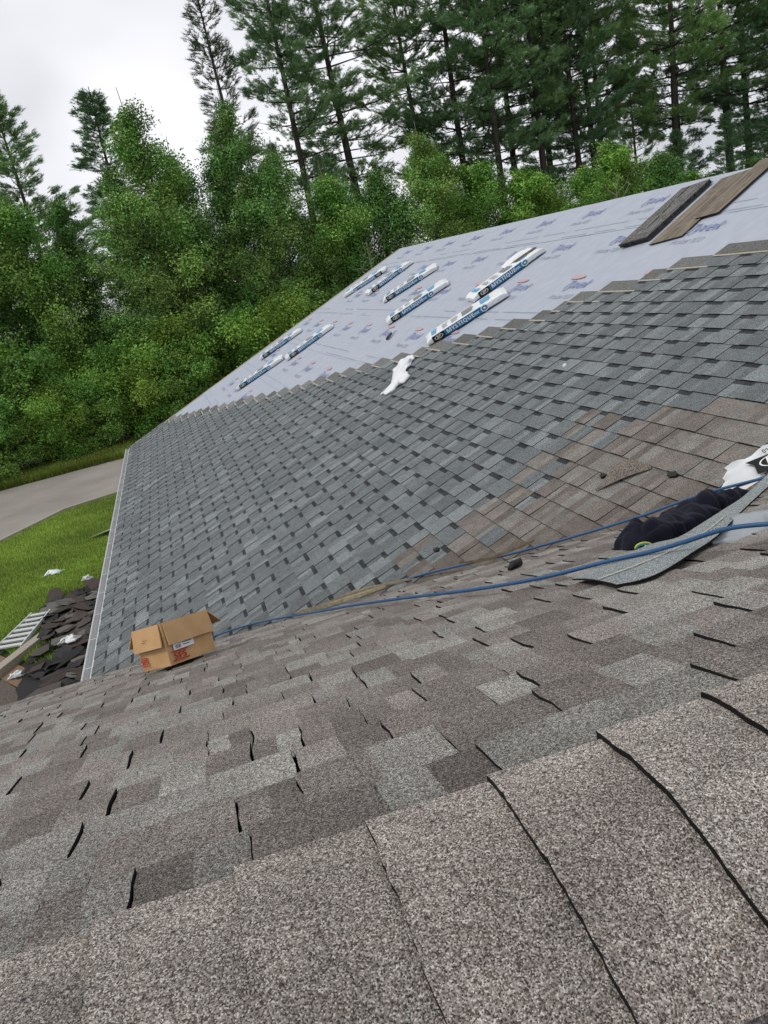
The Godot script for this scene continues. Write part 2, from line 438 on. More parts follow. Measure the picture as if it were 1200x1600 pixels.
# ---------- the house
func house() -> void:
	var ho := thing("house", "house with grey roof half reshingled and bare underlayment above", "house")
	# walls, soffit and far slopes
	var b := MB.new()
	var zn := 4.5
	b.box(Vector3(-0.88, 1.27, (ZF + 0.4 - 6.0) * 0.5), Vector3(0.16, 2.54, -6.0 - ZF - 0.4))
	put("wall", b.mesh(), M_.siding, ho)
	b = MB.new()
	for z in [ZF + 0.4, zn]:
		var z0: float = z
		b = MB.new()
		b.quad(Vector3(-0.9, 0, z0), Vector3(11.7, 0, z0), Vector3(11.7, 2.62, z0), Vector3(-0.9, 2.62, z0), Vector3(0, 0, -1))
		b.tri(Vector3(-0.9, 2.62, z0), Vector3(11.7, 2.62, z0), Vector3(5.4, 5.24, z0), Vector3(0, 0, -1))
		put("gable_wall", b.mesh(), M_.siding, ho)
	b = MB.new()
	b.box(Vector3(11.62, 1.27, (ZF + zn) * 0.5), Vector3(0.16, 2.54, zn - ZF - 0.5))
	put("wall", b.mesh(), M_.siding, ho)
	b = MB.new()
	b.box(Vector3(-3.4, 1.27, -5.7), Vector3(4.8, 2.54, 0.16)); b.box(Vector3(-5.7, 1.27, -0.6), Vector3(0.16, 2.54, 10.0))
	put("wall", b.mesh(), M_.siding, ho)
	var ridge := MP(7.235, 0).y; var rx := MP(7.235, 0).x
	b = MB.new()
	var bk := Basis(Vector3(0, 0, 1), -atan(M))
	b.box(Vector3(rx + 3.42, ridge - 1.44, (ZF + zn) * 0.5), Vector3(7.4, 0.02, zn - ZF), bk)
	put("rear_roof_slope", b.mesh(), M_.under, ho)
	# deck of the big slope
	b = MB.new()
	b.box(MP(3.617, (ZF + zn) * 0.5, -0.012), Vector3(7.234, 0.02, zn - ZF), Basis(Vector3(0, 0, 1), atan(M)))
	var deck := put("main_roof_slope", b.mesh(), M_.wood, ho)
	b = MB.new()
	b.box(MP(0.02, (ZF - 6.0) * 0.5, -0.11), Vector3(0.03, 0.17, -6.1 - ZF))
	put("fascia_board", b.mesh(), M_.white, ho)
	b = MB.new()
	b.box(MP(3.6, ZF - 0.012, -0.1), Vector3(7.2, 0.16, 0.025), Basis(Vector3(0, 0, 1), atan(M)))
	put("rake_board", b.mesh(), M_.siding, ho)
	b = MB.new()
	b.box(MP(3.63, ZF + 0.045, 0.0045), Vector3(7.2, 0.008, 0.13), Basis(Vector3(0, 0, 1), atan(M)))
	put("rake_edge_strip", b.mesh(), M_.wood, ho)
	underlayment(ho)
	# shingles of the big slope
	var endt := [[0.85, -17.02], [1.0, -16.6], [1.3, -15.75], [1.73, -14.5], [2.03, -13.6], [2.28, -13.2], [2.53, -12.3], [2.69, -11.6], [3.03, -11.05], [3.36, -10.3], [3.55, -9.75], [3.7, -9.45], [3.92, -8.8], [4.12, -8.35], [4.36, -7.75], [4.6, -7.1], [4.8, -6.6], [5.1, -6.4], [5.25, -6.05], [5.44, -5.6], [5.63, -5.2], [5.74, -4.8], [5.9, -4.2], [6.0, -3.6]]
	var oldt := [[2.0, -3.9], [2.08, -4.25], [2.19, -4.3], [2.47, -4.45], [2.66, -4.3], [2.72, -4.2], [2.95, -4.3], [3.12, -4.29], [3.35, -4.2], [3.6, -4.45], [3.77, -4.47], [3.91, -4.25], [4.05, -3.95], [4.15, -3.4], [4.27, -3.2], [4.36, -3.0], [4.37, 9.0]]
	var news := []; var olds := []
	var heads := MB.new()
	var ends := []
	for j in 43: ends.append(steps(endt, (j + 0.5) * EXPO) + (rng.randf_range(-0.12, 0.12) if j > 6 else 0.0))
	for j in 42:
		var s := (j + 0.5) * EXPO
		var z: float = ends[j]
		if z > 0: break
		var vz := valley_z(s) + 0.22
		var tooth := rng.randf() < 0.5
		var zo := steps(oldt, s) + rng.randf_range(-0.14, 0.14)
		# course by course from the far end to the valley
		while z < minf(vz, 2.0):
			var w := rng.randf_range(0.12, 0.215) if tooth else rng.randf_range(0.095, 0.17)
			if z + w * 0.5 > zo: w *= 0.78
			var z1 := z + w
			var old := z + w * 0.5 > zo and not (z < zo + 0.45 and rng.randf() < 0.28)
			var tones := old_tone() if old else new_tone()
			var dirt := clampf((z1 - (vz - 0.22)) / 0.35 + 0.8, 0.0, 1.0) * (0.5 if old else 0.25)
			for k in tones.size():
				var tc: Color = tones[k].lerp(Color(0.355, 0.336, 0.325), 0.3) * 0.9 if old else tones[k]
				tones[k] = tc.lerp(Color(0.2, 0.165, 0.13), dirt)
			if old: olds.append([SM, j, z, z1, NM, tones, tooth and rng.randf() < 0.6, false, 0.5, rng.randf() * 100.0])
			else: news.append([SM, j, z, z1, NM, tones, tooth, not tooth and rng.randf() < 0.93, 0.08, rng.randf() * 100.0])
			z = z1
			tooth = not tooth
		# bare upper half of the last shingle of each course, with its pale seal strip
		if j > 5:
			var za: float = ends[j]; var zb: float = maxf(ends[j + 1], za) + 0.04
			if za > -16.9 and zb - za > 0.05:
				var tn := rng.randf_range(0.27, 0.5)
				heads.quad(SM(za + 0.004, j + 0.97, 0.0065), SM(zb, j + 0.97, 0.0065), SM(zb, j + 2.2, 0.004), SM(za + 0.004, j + 2.2, 0.004), NM, Color(tn * 1.02, tn, tn * 0.95), Rect2(rng.randf(), 0, (zb - za) / GS, 0.4))
				heads.quad(SM(za + 0.01, j + 0.995, 0.009), SM(zb + rng.randf_range(0.1, 0.35), j + 0.995, 0.0095), SM(zb + 0.15, j + 1.13, 0.0087), SM(za + 0.012, j + 1.13, 0.0087), NM, Color(0.95, 0.86, 0.7))
				heads.quad(SM(za + 0.004, j + 0.97, 0.0065), SM(za + 0.004, j + 2.2, 0.004), SM(za + 0.004, j + 2.2, 0.0), SM(za + 0.004, j + 0.97, 0.0), Vector3(0, 0, -1), Color(0.04, 0.04, 0.04))
	lay(news, "new_shingle", "new_shingles", M_.grey, deck)
	lay(olds, "weathered_shingle", "weathered_shingles", M_.brown, deck)
	stuff(put("bare_headlaps", heads.mesh(), M_.grey, deck))
	gutter(ho)
	lower_roof(ho)

func underlayment(ho: Node3D) -> void:
	# rolls laid along the slope, each lapping the one below, with slack wrinkles
	for k in 6:
		var s0: float = [0.35, 1.98, 2.97, 3.93, 4.92, 6.5][k] - 0.08
		var s1: float = [2.05, 3.05, 4.02, 5.0, 6.58, 7.24][k]
		var rows := []
		for i in 15:
			var s := lerpf(s0, s1, i / 14.0)
			var r := []
			for q in 120:
				var z := lerpf(ZF + 0.1, 4.4, q / 119.0)
				var h := 0.0035 + 0.0012 * (k % 2) + 0.0028 * (1.0 - i / 14.0) + 0.0055 * maxf(0.0, nz.get_noise_2d(z * 25.0 + k * 90.0, s * 60.0)) + 0.0032 * maxf(0.0, nz.get_noise_2d(z * 90.0, s * 40.0 + k * 50.0))
				r.append(MP(s, z, h))
			rows.append(r)
		var b := MB.new()
		b.grid(rows, NM)
		var u := put("underlayment_sheet", b.mesh(), M_.under, ho)
		# printed seams: dashed rule at the lap and a faint line beside it
		b = MB.new()
		for off in [0.03, 0.155]:
			var z := -16.7
			var o: float = off
			while z < -4.0:
				var l := rng.randf_range(0.25, 1.1)
				if nz.get_noise_2d(z * 30.0, k * 40.0 + o * 300.0) > -0.2:
					b.quad(MP(s0 + o, z, 0.0148), MP(s0 + o, z + l, 0.0148), MP(s0 + o + 0.007, z + l, 0.0148), MP(s0 + o + 0.007, z, 0.0148), NM)
				z += l + rng.randf_range(0.02, 0.25)
		put("seam_line", b.mesh(), M_.seam, u)
		var base := Basis(Vector3(0, 0, 1), UPM, -NM).orthonormalized()
		base = Basis(Vector3(0, 0, 1), UPM, Vector3(0, 0, 1).cross(UPM))
		for row in [[5, 6.945, -7.345, 0.0], [4, 6.21, -5.73, 0.0], [4, 5.44, -5.45, 0.13], [3, 4.48, -6.65, 0.14], [2, 3.48, -9.3, 0.14], [1, 2.5, -11.95, 0.14]]:
			if row[0] != k: continue
			for i in 9:
				var zc: float = row[2] - 1.185 * i
				if zc < -16.3: break
				var sc: float = row[1]
				var slant := Basis(base.x, base.y + base.x * 0.28, base.z)
				text("Tyvek", 0.122, M_.print, u, Transform3D(slant, MP(sc, zc, 0.0148)), "lettering", true)
				text("Protec 120", 0.064, M_.faint, u, Transform3D(slant, MP(sc - 0.19, zc - 0.03, 0.0148)), "lettering", true)
				if row[3] > 0.0:
					var e := MB.new()
					for a in 12:
						var p0 := MP(sc + row[3] + 0.035 * sin(TAU * a / 12.0), zc - 0.18 + 0.13 * cos(TAU * a / 12.0), 0.0153)
						var p1 := MP(sc + row[3] + 0.035 * sin(TAU * (a + 1) / 12.0), zc - 0.18 + 0.13 * cos(TAU * (a + 1) / 12.0), 0.0153)
						e.tri(MP(sc + row[3], zc - 0.18, 0.0153), p0, p1, NM)
					put("red_mark", e.mesh(), M_.red, u)

func gutter(ho: Node3D) -> void:
	var p0 := MP(0, 0, 0)
	var pr := [Vector2(0.02, -0.02), Vector2(0.012, -0.125), Vector2(-0.06, -0.125), Vector2(-0.085, -0.07), Vector2(-0.108, -0.045), Vector2(-0.11, -0.022), Vector2(-0.1, -0.012), Vector2(-0.094, -0.02)]
	var b := MB.new()
	var z0 := ZF - 0.03; var z1 := -5.75
	for i in pr.size() - 1:
		var a := Vector3(p0.x + pr[i].x, p0.y + pr[i].y, 0); var c := Vector3(p0.x + pr[i + 1].x, p0.y + pr[i + 1].y, 0)
		var d := (c - a).cross(Vector3(0, 0, 1)).normalized() * 0.0012
		for sg in [1.0, -1.0]:
			var e: Vector3 = d * sg
			b.quad(a + e + Vector3(0, 0, z0), c + e + Vector3(0, 0, z0), c + e + Vector3(0, 0, z1), a + e + Vector3(0, 0, z1), e)
	for z in [z0, z1]:
		b.quad(Vector3(p0.x + 0.015, p0.y - 0.03, z), Vector3(p0.x - 0.1, p0.y - 0.03, z), Vector3(p0.x - 0.06, p0.y - 0.124, z), Vector3(p0.x + 0.01, p0.y - 0.124, z), Vector3(0, 0, signf(z + 10)))
	var g := put("gutter", b.mesh(), M_.white, ho)
	b = MB.new()
	b.quad(Vector3(p0.x + 0.008, p0.y - 0.119, z0 + 0.02), Vector3(p0.x - 0.056, p0.y - 0.119, z0 + 0.02), Vector3(p0.x - 0.056, p0.y - 0.119, z1 - 0.02), Vector3(p0.x + 0.008, p0.y - 0.119, z1 - 0.02), Vector3.UP)
	put("gutter_floor_strip", b.mesh(), mat(lin(0.2, 0.19, 0.17), 0.9), g)  # darker grey strip along the gutter floor
	b = MB.new()
	b.box(Vector3(-0.035, -0.016, 0), Vector3(0.125, 0.005, 0.012))
	var bm := b.mesh()
	for i in 18:
		var o := put("bracket", bm, M_.alu, g)
		o.position = Vector3(p0.x, p0.y, -6.35 - 0.61 * i)
	# metal drip edge under the first course
	b = MB.new()
	b.box(MP(-0.012, (z0 - 6.0) * 0.5, 0.0), Vector3(0.05, 0.004, -6.1 - z0), Basis(Vector3(0, 0, 1), atan(M)))
	put("drip_edge", b.mesh(), M_.alu, ho)

func lower_roof(ho: Node3D) -> void:
	# course table from the eave (t = 6.12) up to the ridge (t = 0.56)
	var t := 6.12
	while t > 0.3:
		ft.append(t)
		var k := 0.3255 + 0.0208 * t
		t -= EXPO / sqrt(1 + k * k)
	var b := MB.new()
	var rows := []
	for i in 25:
		var tt := lerpf(6.12, 0.56, i / 24.0)
		rows.append([FP(-6.2, tt, -0.022), FP(-1.0, tt, -0.022), FP(4.4, tt, -0.022)])
	b.grid(rows, Vector3.UP)
	var deck := put("front_roof_slope", b.mesh(), M_.black, ho)
	b = MB.new()
	var ay := fy(0.56)
	b.quad(Vector3(-6.2, ay - 0.01, -0.545), Vector3(4.4, ay - 0.01, -0.545), Vector3(4.4, ay - 2.3, 5.0), Vector3(-6.2, ay - 2.3, 5.0), Vector3.UP, Color(0.45, 0.43, 0.42), Rect2(0, 0, 25, 14))
	put("near_roof_slope", b.mesh(), M_.brown, ho)
	b = MB.new()
	b.box(Vector3(-3.75, fy(6.12) - 0.1, -6.14), Vector3(4.9, 0.18, 0.03))
	put("fascia_board", b.mesh(), M_.white, ho)
	var list := []
	for j in ft.size() - 1:
		if ft[j] < 0.72: break
		var x := -6.2 + rng.randf() * 0.2
		var xv := 4.413 - 0.7825 * ft[j] - 0.025 * ft[j] * ft[j] + 0.12
		var tooth := rng.randf() < 0.5
		while x < minf(xv, 4.2):
			var w := rng.randf_range(0.1, 0.22) if tooth else rng.randf_range(0.06, 0.2)
			var gap := rng.randf_range(0.001, 0.0045)
			var tn := old_tone()
			if ft[j] < 0.98:      # top courses take a darker tone next to the ridge caps
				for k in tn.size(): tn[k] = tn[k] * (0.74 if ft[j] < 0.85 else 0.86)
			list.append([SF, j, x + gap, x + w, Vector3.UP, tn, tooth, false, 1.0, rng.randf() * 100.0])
			x += w; tooth = not tooth
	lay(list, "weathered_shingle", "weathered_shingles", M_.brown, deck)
	# ridge caps, each end lying on the one to its left
	var x0 := 0.059 - 0.134 * 46
	var rest := MB.new()
	for i in 78:
		var xa := x0 + 0.134 * i
		if xa > 4.1: break
		var cb := MB.new()
		ridge_cap(cb, xa, i)
		if absf(xa) < 1.0: put("ridge_cap", cb.mesh(), M_.brown, deck)
		else: ridge_cap(rest, xa, i)
	stuff(put("ridge_caps", rest.mesh(), M_.brown, deck))
func cap_point(x: float, q: float, h: float) -> Vector3:
	var e := 0.05; var k := 0.37 + (0.1 if q > 0.0 else 0.0) * smoothstep(0.0, 0.1, q)
	var y := fy(0.56) - (sqrt(k * k * q * q + e * e) - e) * (1.0 + 0.12 * maxf(0.0, q))
	var sl := -k * k * q / sqrt(k * k * q * q + e * e)
	return Vector3(x, y, -0.56 + q) + Vector3(0, 1, -sl).normalized() * h
func ridge_cap(b: MB, xa: float, i: int) -> void:
	var v := 0.54 + 0.14 * nz.get_noise_1d(i * 77.0) + rng.randf_range(-0.045, 0.045)
	var warm := rng.randf_range(0.94, 0.975)
	var rows := []; var cols := []
	var edge := []
	var q0 := -0.088 + rng.randf_range(-0.005, 0.005)
	var wave := func(q: float) -> float: return 0.0035 * nz.get_noise_2d(q * 300.0, i * 50.0) + 0.0018 * nz.get_noise_2d(q * 2200.0, i * 90.0)
	for j in 33:
		var q := lerpf(q0, 0.2, j / 32.0)
		var r := []; var cr := []
		for k in 7:
			var f := k / 6.0
			var x: float = xa + f * 0.165 + (wave.call(q) * (1.0 - f) if f < 0.99 else 0.0)
			var lift := 0.003 * pow(1.0 - f, 1.5) * (0.7 + 0.6 * absf(nz.get_noise_2d(q * 200.0, i * 33.0)))
			r.append(cap_point(x, q, 0.0065 - 0.0065 * f + lift))
			var mo := v * (1.0 + 0.3 * nz.get_noise_2d(x * 110.0 + i * 9.0, q * 110.0) + 0.25 * nz.get_noise_2d(x * 420.0, q * 420.0) + 0.22 * smoothstep(0.0, -0.09, q))
			cr.append(Color(mo, mo * warm * 1.005, mo * warm * 0.96))
		rows.append(r); cols.append(cr)
	var k0 := b.v.size()
	b.grid(rows, Vector3.UP, cols)
	for a in range(k0, b.v.size()):
		b.uv[a] = Vector2(b.v[a].x + i * 0.173, (a - k0) / 7 * (0.33 / 32.0) + i * 0.31) / GS
	for j in 32:
		var a: Vector3 = rows[j][0]; var c: Vector3 = rows[j + 1][0]
		b.quad(a, c, c - Vector3(0, 0.0105, 0), a - Vector3(0, 0.0105, 0), Vector3(-1, 0, 0), Color(0.03, 0.03, 0.03))
	for k in 6:
		var a: Vector3 = rows[0][k]; var c: Vector3 = rows[0][k + 1]
		b.quad(a, c, c - Vector3(0, 0.016, 0), a - Vector3(0, 0.016, 0), Vector3(0, 0, -1), Color(0.03, 0.03, 0.03))

# ---------- trees
func leaf_cluster(seed_: int) -> ArrayMesh:
	var r := RandomNumberGenerator.new(); r.seed = seed_
	var b := MB.new()
	for i in 16:
		var p := Vector3(r.randfn(0, 0.13), r.randfn(0, 0.12), r.randfn(0, 0.13))
		var ax := Vector3(r.randf_range(-1, 1), r.randf_range(-0.7, 0.5), r.randf_range(-1, 1)).normalized()
		var up := Vector3(r.randf_range(-0.7, 0.7), 1, r.randf_range(-0.7, 0.7)).normalized()
		var sd := ax.cross(up).normalized()
		up = sd.cross(ax)
		var l := r.randf_range(0.04, 0.062); var w := l * 0.66
		var v := r.randf_range(0.9, 1.1)
		var col := Color(v, v, v)
		var t := p + ax * l; var o := p - ax * l
		b.tri(o, p + sd * w + up * 0.015, t, up + sd * -0.3, col)
		b.tri(o, t, p - sd * w + up * 0.015, up + sd * 0.3, col)
	return b.mesh()
func needle_tuft(seed_: int) -> ArrayMesh:
	var r := RandomNumberGenerator.new(); r.seed = seed_
	var b := MB.new()
	for i in 22:
		var d := Vector3(r.randf_range(-0.75, 0.75), r.randf_range(-0.45, 0.75), 0.8).normalized()
		var sd := d.cross(Vector3(r.randf_range(-1, 1), 1, r.randf_range(-1, 1))).normalized() * 0.009
		var l := r.randf_range(0.12, 0.22)
		var p := Vector3(0, 0, r.randf_range(-0.14, 0.1))
		var v := r.randf_range(0.75, 1.25)
		b.tri(p - sd, p + sd, p + d * l, sd.cross(d), Color(v, v, v))
	return b.mesh()
func crown(parent: Node, mesh: Mesh, xs: Array, m: Material) -> void:
	var mm := MultiMesh.new()
	mm.transform_format = MultiMesh.TRANSFORM_3D; mm.use_colors = true; mm.mesh = mesh; mm.instance_count = xs.size()
	for i in xs.size():
		mm.set_instance_transform(i, xs[i][0]); mm.set_instance_color(i, xs[i][1])
	var o := MultiMeshInstance3D.new()
	o.name = "crown"; o.multimesh = mm; o.material_override = m
	parent.add_child(o, true); stuff(o)
func any_basis(r: RandomNumberGenerator) -> Basis:
	return Basis.from_euler(Vector3(r.randf_range(-0.7, 0.7), r.randf() * TAU, r.randf_range(-0.7, 0.7)))
# broad: height 1 unit = real metres; kind sets the outline
func make_broadleaf(h: float, rad: float, seed_: int, bark: Material, col: Color, low: float, dense := 1.0, peak := 0.35) -> Node3D:
	var r := RandomNumberGenerator.new(); r.seed = seed_
	var o := Node3D.new()
	var b := MB.new()
	var ph := r.randf() * TAU
	var axis := func(f: float) -> Vector3: return Vector3(0.25 * sin(f * 4.0 + ph), h * f, 0.25 * cos(f * 3.3 + ph) - 0.25 * cos(ph)) * Vector3(1, 1, 1)
	var pts := []; var rr := []
	for i in 13:
		pts.append(axis.call(i / 12.0)); rr.append(lerpf(0.008 * h + 0.02, 0.012, i / 12.0))
	b.tube(pts, rr, 8)
	var xs := []
	var n := int(h * 4.2)
	for i in n:
		var f := lerpf(low, 0.985, (i + r.randf()) / n)
		var prof := sin(PI * clampf(lerpf(0.22, 0.5, f / peak) if f < peak else lerpf(0.5, 0.97, (f - peak) / (1.0 - peak)), 0, 1))
		var L := rad * maxf(0.16, prof) * r.randf_range(0.55, 1.2)
		var a := i * 2.4 + r.randf_range(-0.6, 0.6)
		var el := r.randf_range(0.35, 0.95) + 0.35 * f
		var d := Vector3(cos(a) * cos(el), sin(el), sin(a) * cos(el))
		var s: Vector3 = axis.call(f * 0.93)
		var e: Vector3 = s + d * L + Vector3(0, -0.12 * L, 0)
		var mid := s + d * L * 0.5 + Vector3(r.randf_range(-0.1, 0.1), 0.04 * L, r.randf_range(-0.1, 0.1))
		b.tube([s, mid, e], [0.012 + 0.012 * L, 0.008 + 0.006 * L, 0.004], 4, Color.WHITE, false)
		var br := r.randf_range(0.7, 1.4)
		var yel := r.randf_range(0.76, 1.06)
		for k in int((15.0 + 26.0 * L) * dense):
			var t := pow(r.randf(), 0.7) * 0.85 + 0.2
			var p := s.lerp(mid, t * 2) if t < 0.5 else mid.lerp(e, t * 2 - 1)
			var sp := 0.10 + 0.125 * L * (0.4 + 0.6 * t)
			p += Vector3(r.randfn(0, sp), r.randfn(0, sp * 0.75), r.randfn(0, sp))
			var q := br * r.randf_range(0.85, 1.18)
			xs.append([Transform3D(any_basis(r).scaled(Vector3.ONE * r.randf_range(0.75, 1.25)), p), Color(col.r * q * yel, col.g * q, col.b * q)])
	var tr := put("trunk", b.mesh(), bark, o)
	tr.name = "trunk"
	crown(o, clusters[seed_ % clusters.size()], xs, M_.leaf)
	return o
func make_pine(h: float, rad: float, seed_: int, base: float, col: Color, dense := 1.0) -> Node3D:
	var r := RandomNumberGenerator.new(); r.seed = seed_
	var o := Node3D.new()
	var b := MB.new()
	var pts := []; var rr := []
	for i in 15:
		var f := i / 14.0
		pts.append(Vector3(0.25 * sin(f * 3.0 + seed_), h * f, 0.25 * cos(f * 2.6 + seed_ * 2)))
		rr.append(lerpf(0.011 * h, 0.02, f))
	b.tube(pts, rr, 8)
	var xs := []
	var y := base * h
	while y < h * 0.985:
		var f := y / h
		var g := (f - base) / (1.0 - base)
		var az := r.randf() * TAU
		var nb := 4 + r.randi() % 3
		for k in nb:
			if r.randf() < 0.3: continue
			var a := az + TAU * k / nb + r.randf_range(-0.35, 0.35)
			var L := rad * (pow(1.0 - g, 0.75) * (0.55 + 0.45 * minf(1.0, g * 4.0)) + 0.06) * r.randf_range(0.45, 1.2)
			var el := lerpf(0.02, 0.75, pow(g, 1.4)) + r.randf_range(-0.12, 0.15)
			var i := clampi(int(f * 14), 0, 13)
			var s: Vector3 = pts[i].lerp(pts[i + 1], f * 14 - i)
			var hd := Vector3(cos(a), 0, sin(a)); var sd := Vector3(-sin(a), 0, cos(a))
			var d := hd * cos(el) + Vector3.UP * sin(el)
			var mid := s + d * L * 0.5 + Vector3(0, -0.05 * L, 0)
			var e := s + d * L + Vector3(0, 0.07 * L, 0)
			b.tube([s, mid, e], [0.012 + 0.011 * L, 0.01 + 0.006 * L, 0.005], 4, Color.WHITE, false)
			if r.randf() < 0.12 and g < 0.4: continue       # dead limb
			var br := r.randf_range(0.75, 1.25)
			var nn := int((8 + 27.0 * L) * dense)
			# side twigs that carry plumes of needles
			var twigs := []
			for q in int(3 + L * 3.2):
				var t := 0.3 + 0.7 * pow(r.randf(), 0.8)
				twigs.append([t, (-1.0 if q % 2 else 1.0) * r.randf_range(0.25, 1.0) * (0.35 + 0.45 * L * (1.2 - t)), r.randf_range(0.0, 0.5)])
			for q in nn:
				var tw: Array = twigs[r.randi() % twigs.size()]
				var w := sqrt(r.randf())
				var t: float = minf(1.02, tw[0] + w * tw[2] * 0.5)
				var p: Vector3 = s.lerp(mid, t * 2) if t < 0.5 else mid.lerp(e, t * 2 - 1)
				p += sd * tw[1] * w + Vector3(r.randfn(0, 0.1), r.randfn(0.06, 0.11) + 0.12 * w * absf(tw[1]), r.randfn(0, 0.1))
				var dir := (hd * 0.8 + sd * signf(tw[1]) * 0.7 * w + Vector3(r.randfn(0, 0.25), 0.45 + r.randfn(0, 0.25), r.randfn(0, 0.25))).normalized()
				var bs := Basis.looking_at(-dir, Vector3.UP).rotated(dir, r.randf() * TAU).scaled(Vector3.ONE * r.randf_range(0.8, 1.35))
				var v := br * r.randf_range(0.8, 1.2)
				xs.append([Transform3D(bs, p), Color(col.r * v, col.g * v, col.b * v)])
		y += r.randf_range(0.4, 0.75) * (1.0 if g < 0.75 else 0.7)
	var tr := put("trunk", b.mesh(), M_.bark, o)
	tr.name = "trunk"
	crown(o, tufts[seed_ % tufts.size()], xs, M_.needle)
	return o
var clusters := []
var tufts := []
func plant(proto: Node3D, called: String, x: float, z: float, s: Vector3, turn: float, label: String, cat: String, group: String, lean := 0.0) -> Node3D:
	var o: Node3D = proto.duplicate()
	o.name = fresh(self, called)
	o.transform = Transform3D(Basis(Vector3(0, 0, 1), lean) * Basis(Vector3.UP, turn).scaled(s), Vector3(x, -0.05, z))
	add_child(o, true)
	return tag(o, label, cat, group)
func screen_x(x: float, y: float, z: float) -> float:
	var q := cam.transform.affine_inverse() * Vector3(x, y, z)
	return 600.0 + 1202.0 * q.x / -q.z
func trees() -> void:
	for i in 3: clusters.append(leaf_cluster(100 + i))
	for i in 3: tufts.append(needle_tuft(200 + i))
	var leafc := Color(0.18, 0.31, 0.062)
	var darkc := Color(0.13, 0.24, 0.062)
	var asp := []
	for i in 4: asp.append(make_broadleaf(14.0, 3.0, 300 + i, M_.birch, [Color(0.21, 0.335, 0.095), Color(0.23, 0.36, 0.085), darkc, Color(0.18, 0.315, 0.095)][i], 0.12, 1.05, 0.3))
	var map := []
	for i in 3: map.append(make_broadleaf(9.0, 2.6, 320 + i, M_.bark, [Color(0.21, 0.34, 0.056), leafc, darkc][i], 0.06, 1.25, 0.45))
	var bush := []
	for i in 2: bush.append(make_broadleaf(4.2, 2.3, 340 + i, M_.bark, [Color(0.21, 0.35, 0.056), leafc][i], 0.02, 2.0, 0.5))
	var pin := []
	for i in 4: pin.append(make_pine(25.0, 4.1, 400 + i, [0.3, 0.36, 0.26, 0.4][i], [Color(0.2, 0.34, 0.15), Color(0.24, 0.39, 0.14), Color(0.185, 0.32, 0.155), Color(0.215, 0.35, 0.14)][i], 1.25))
	var thin := make_pine(20.0, 1.9, 431, 0.5, Color(0.1, 0.14, 0.075), 0.6)
	# [x, z, height, variant, width]
	var ps := []
	for e in [[-8.5, -47, 19, 0, 1.0], [-4.9, -45, 16.8, 1, 1.3], [-0.1, -50, 17.4, 2, 1.45], [9.6, -45, 25, 0, 1.0], [12.7, -46, 25, 3, 1.25], [18.0, -49, 26, 1, 0.9], [20.2, -47, 27, 2, 1.05], [21.2, -44.5, 25, 0, 1.0], [24.1, -49, 27, 1, 0.95], [24.6, -45.5, 26, 3, 1.0], [27.0, -50, 27, 0, 1.0], [26.7, -46, 25, 2, 1.0], [28.6, -47, 26, 1, 0.95], [31.8, -51, 25, 3, 0.9], [31.0, -46, 16, 1, 0.8], [35.2, -43, 9.5, 2, 1.3], [38.8, -43.5, 9.0, 2, 1.35], [32.6, -44, 9.0, 0, 1.3], [33.2, -45, 26, 1, 1.05], [38.2, -51, 26, 2, 1.0], [38.6, -46.5, 27, 3, 1.15], [42.4, -50, 26, 0, 1.1], [41.2, -46, 26, 2, 1.15], [45, -47, 26, 0, 1.1]]: ps.append(e)
	ps.sort_custom(func(a, b): return screen_x(a[0], 10, a[1]) < screen_x(b[0], 10, b[1]))
	for i in ps.size():
		var e: Array = ps[i]
		var k: float = e[2] / 25.0
		plant(pin[e[3]], "pine_tree", e[0], e[1], Vector3(k * e[4], k, k * e[4]), i * 1.7, "tall dark pine behind the leafy trees, %s pine from the left" % WORDS[i], "pine tree", "tall pines beyond the roof")
	plant(thin, "thin_pine", 6.9, -44.5, Vector3(1, 1.08, 1), 0.5, "thin leaning pine with sparse needles beside the tall pines", "pine tree", "", 0.03)
	var bs := []
	for e in [[-17, -37, 10, "m", 1, 1.1], [-14.0, -36, 13, "a", 0, 1.0], [-11.2, -38, 10, "m", 2, 1.2], [-8.6, -36.5, 12.5, "m", 0, 1.1], [-6.2, -39, 12.4, "a", 3, 1.0], [-4.4, -37.5, 11.2, "m", 1, 1.0], [-2.7, -39.5, 11.2, "a", 2, 0.9], [-0.6, -38.0, 12.0, "a", 0, 0.95], [1.5, -37.5, 14.3, "a", 1, 1.1], [2.6, -40.5, 12.6, "a", 3, 1.0], [4.1, -38, 11.6, "a", 2, 0.9], [5.7, -37.6, 13.8, "a", 0, 1.05], [7.0, -39, 11.6, "a", 1, 1.0], [8.6, -37, 9.8, "m", 1, 0.95], [9.8, -40, 10.4, "a", 3, 1.0], [11.2, -38, 9.6, "m", 2, 1.0], [13.4, -37, 11.0, "a", 1, 0.95], [15.0, -38.5, 10.0, "m", 0, 1.0], [16.9, -38.5, 9.2, "m", 1, 1.05], [18.8, -37.5, 8.4, "m", 0, 1.05], [20.6, -39, 7.8, "m", 2, 1.1], [22.3, -38.0, 8.0, "m", 1, 1.0], [24.3, -38.5, 9.0, "m", 0, 0.95], [26.2, -40.5, 8.6, "a", 1, 1.0], [28.0, -40, 8.0, "m", 2, 1.0], [30.6, -42, 7.2, "m", 2, 1.0], [33.5, -43, 6.4, "m", 2, 1.1], [29.3, -38.5, 6.6, "m", 0, 1.0], [36.5, -42, 6.8, "m", 2, 1.1]]: bs.append(e)
	bs.sort_custom(func(a, b): return screen_x(a[0], 6, a[1]) < screen_x(b[0], 6, b[1]))
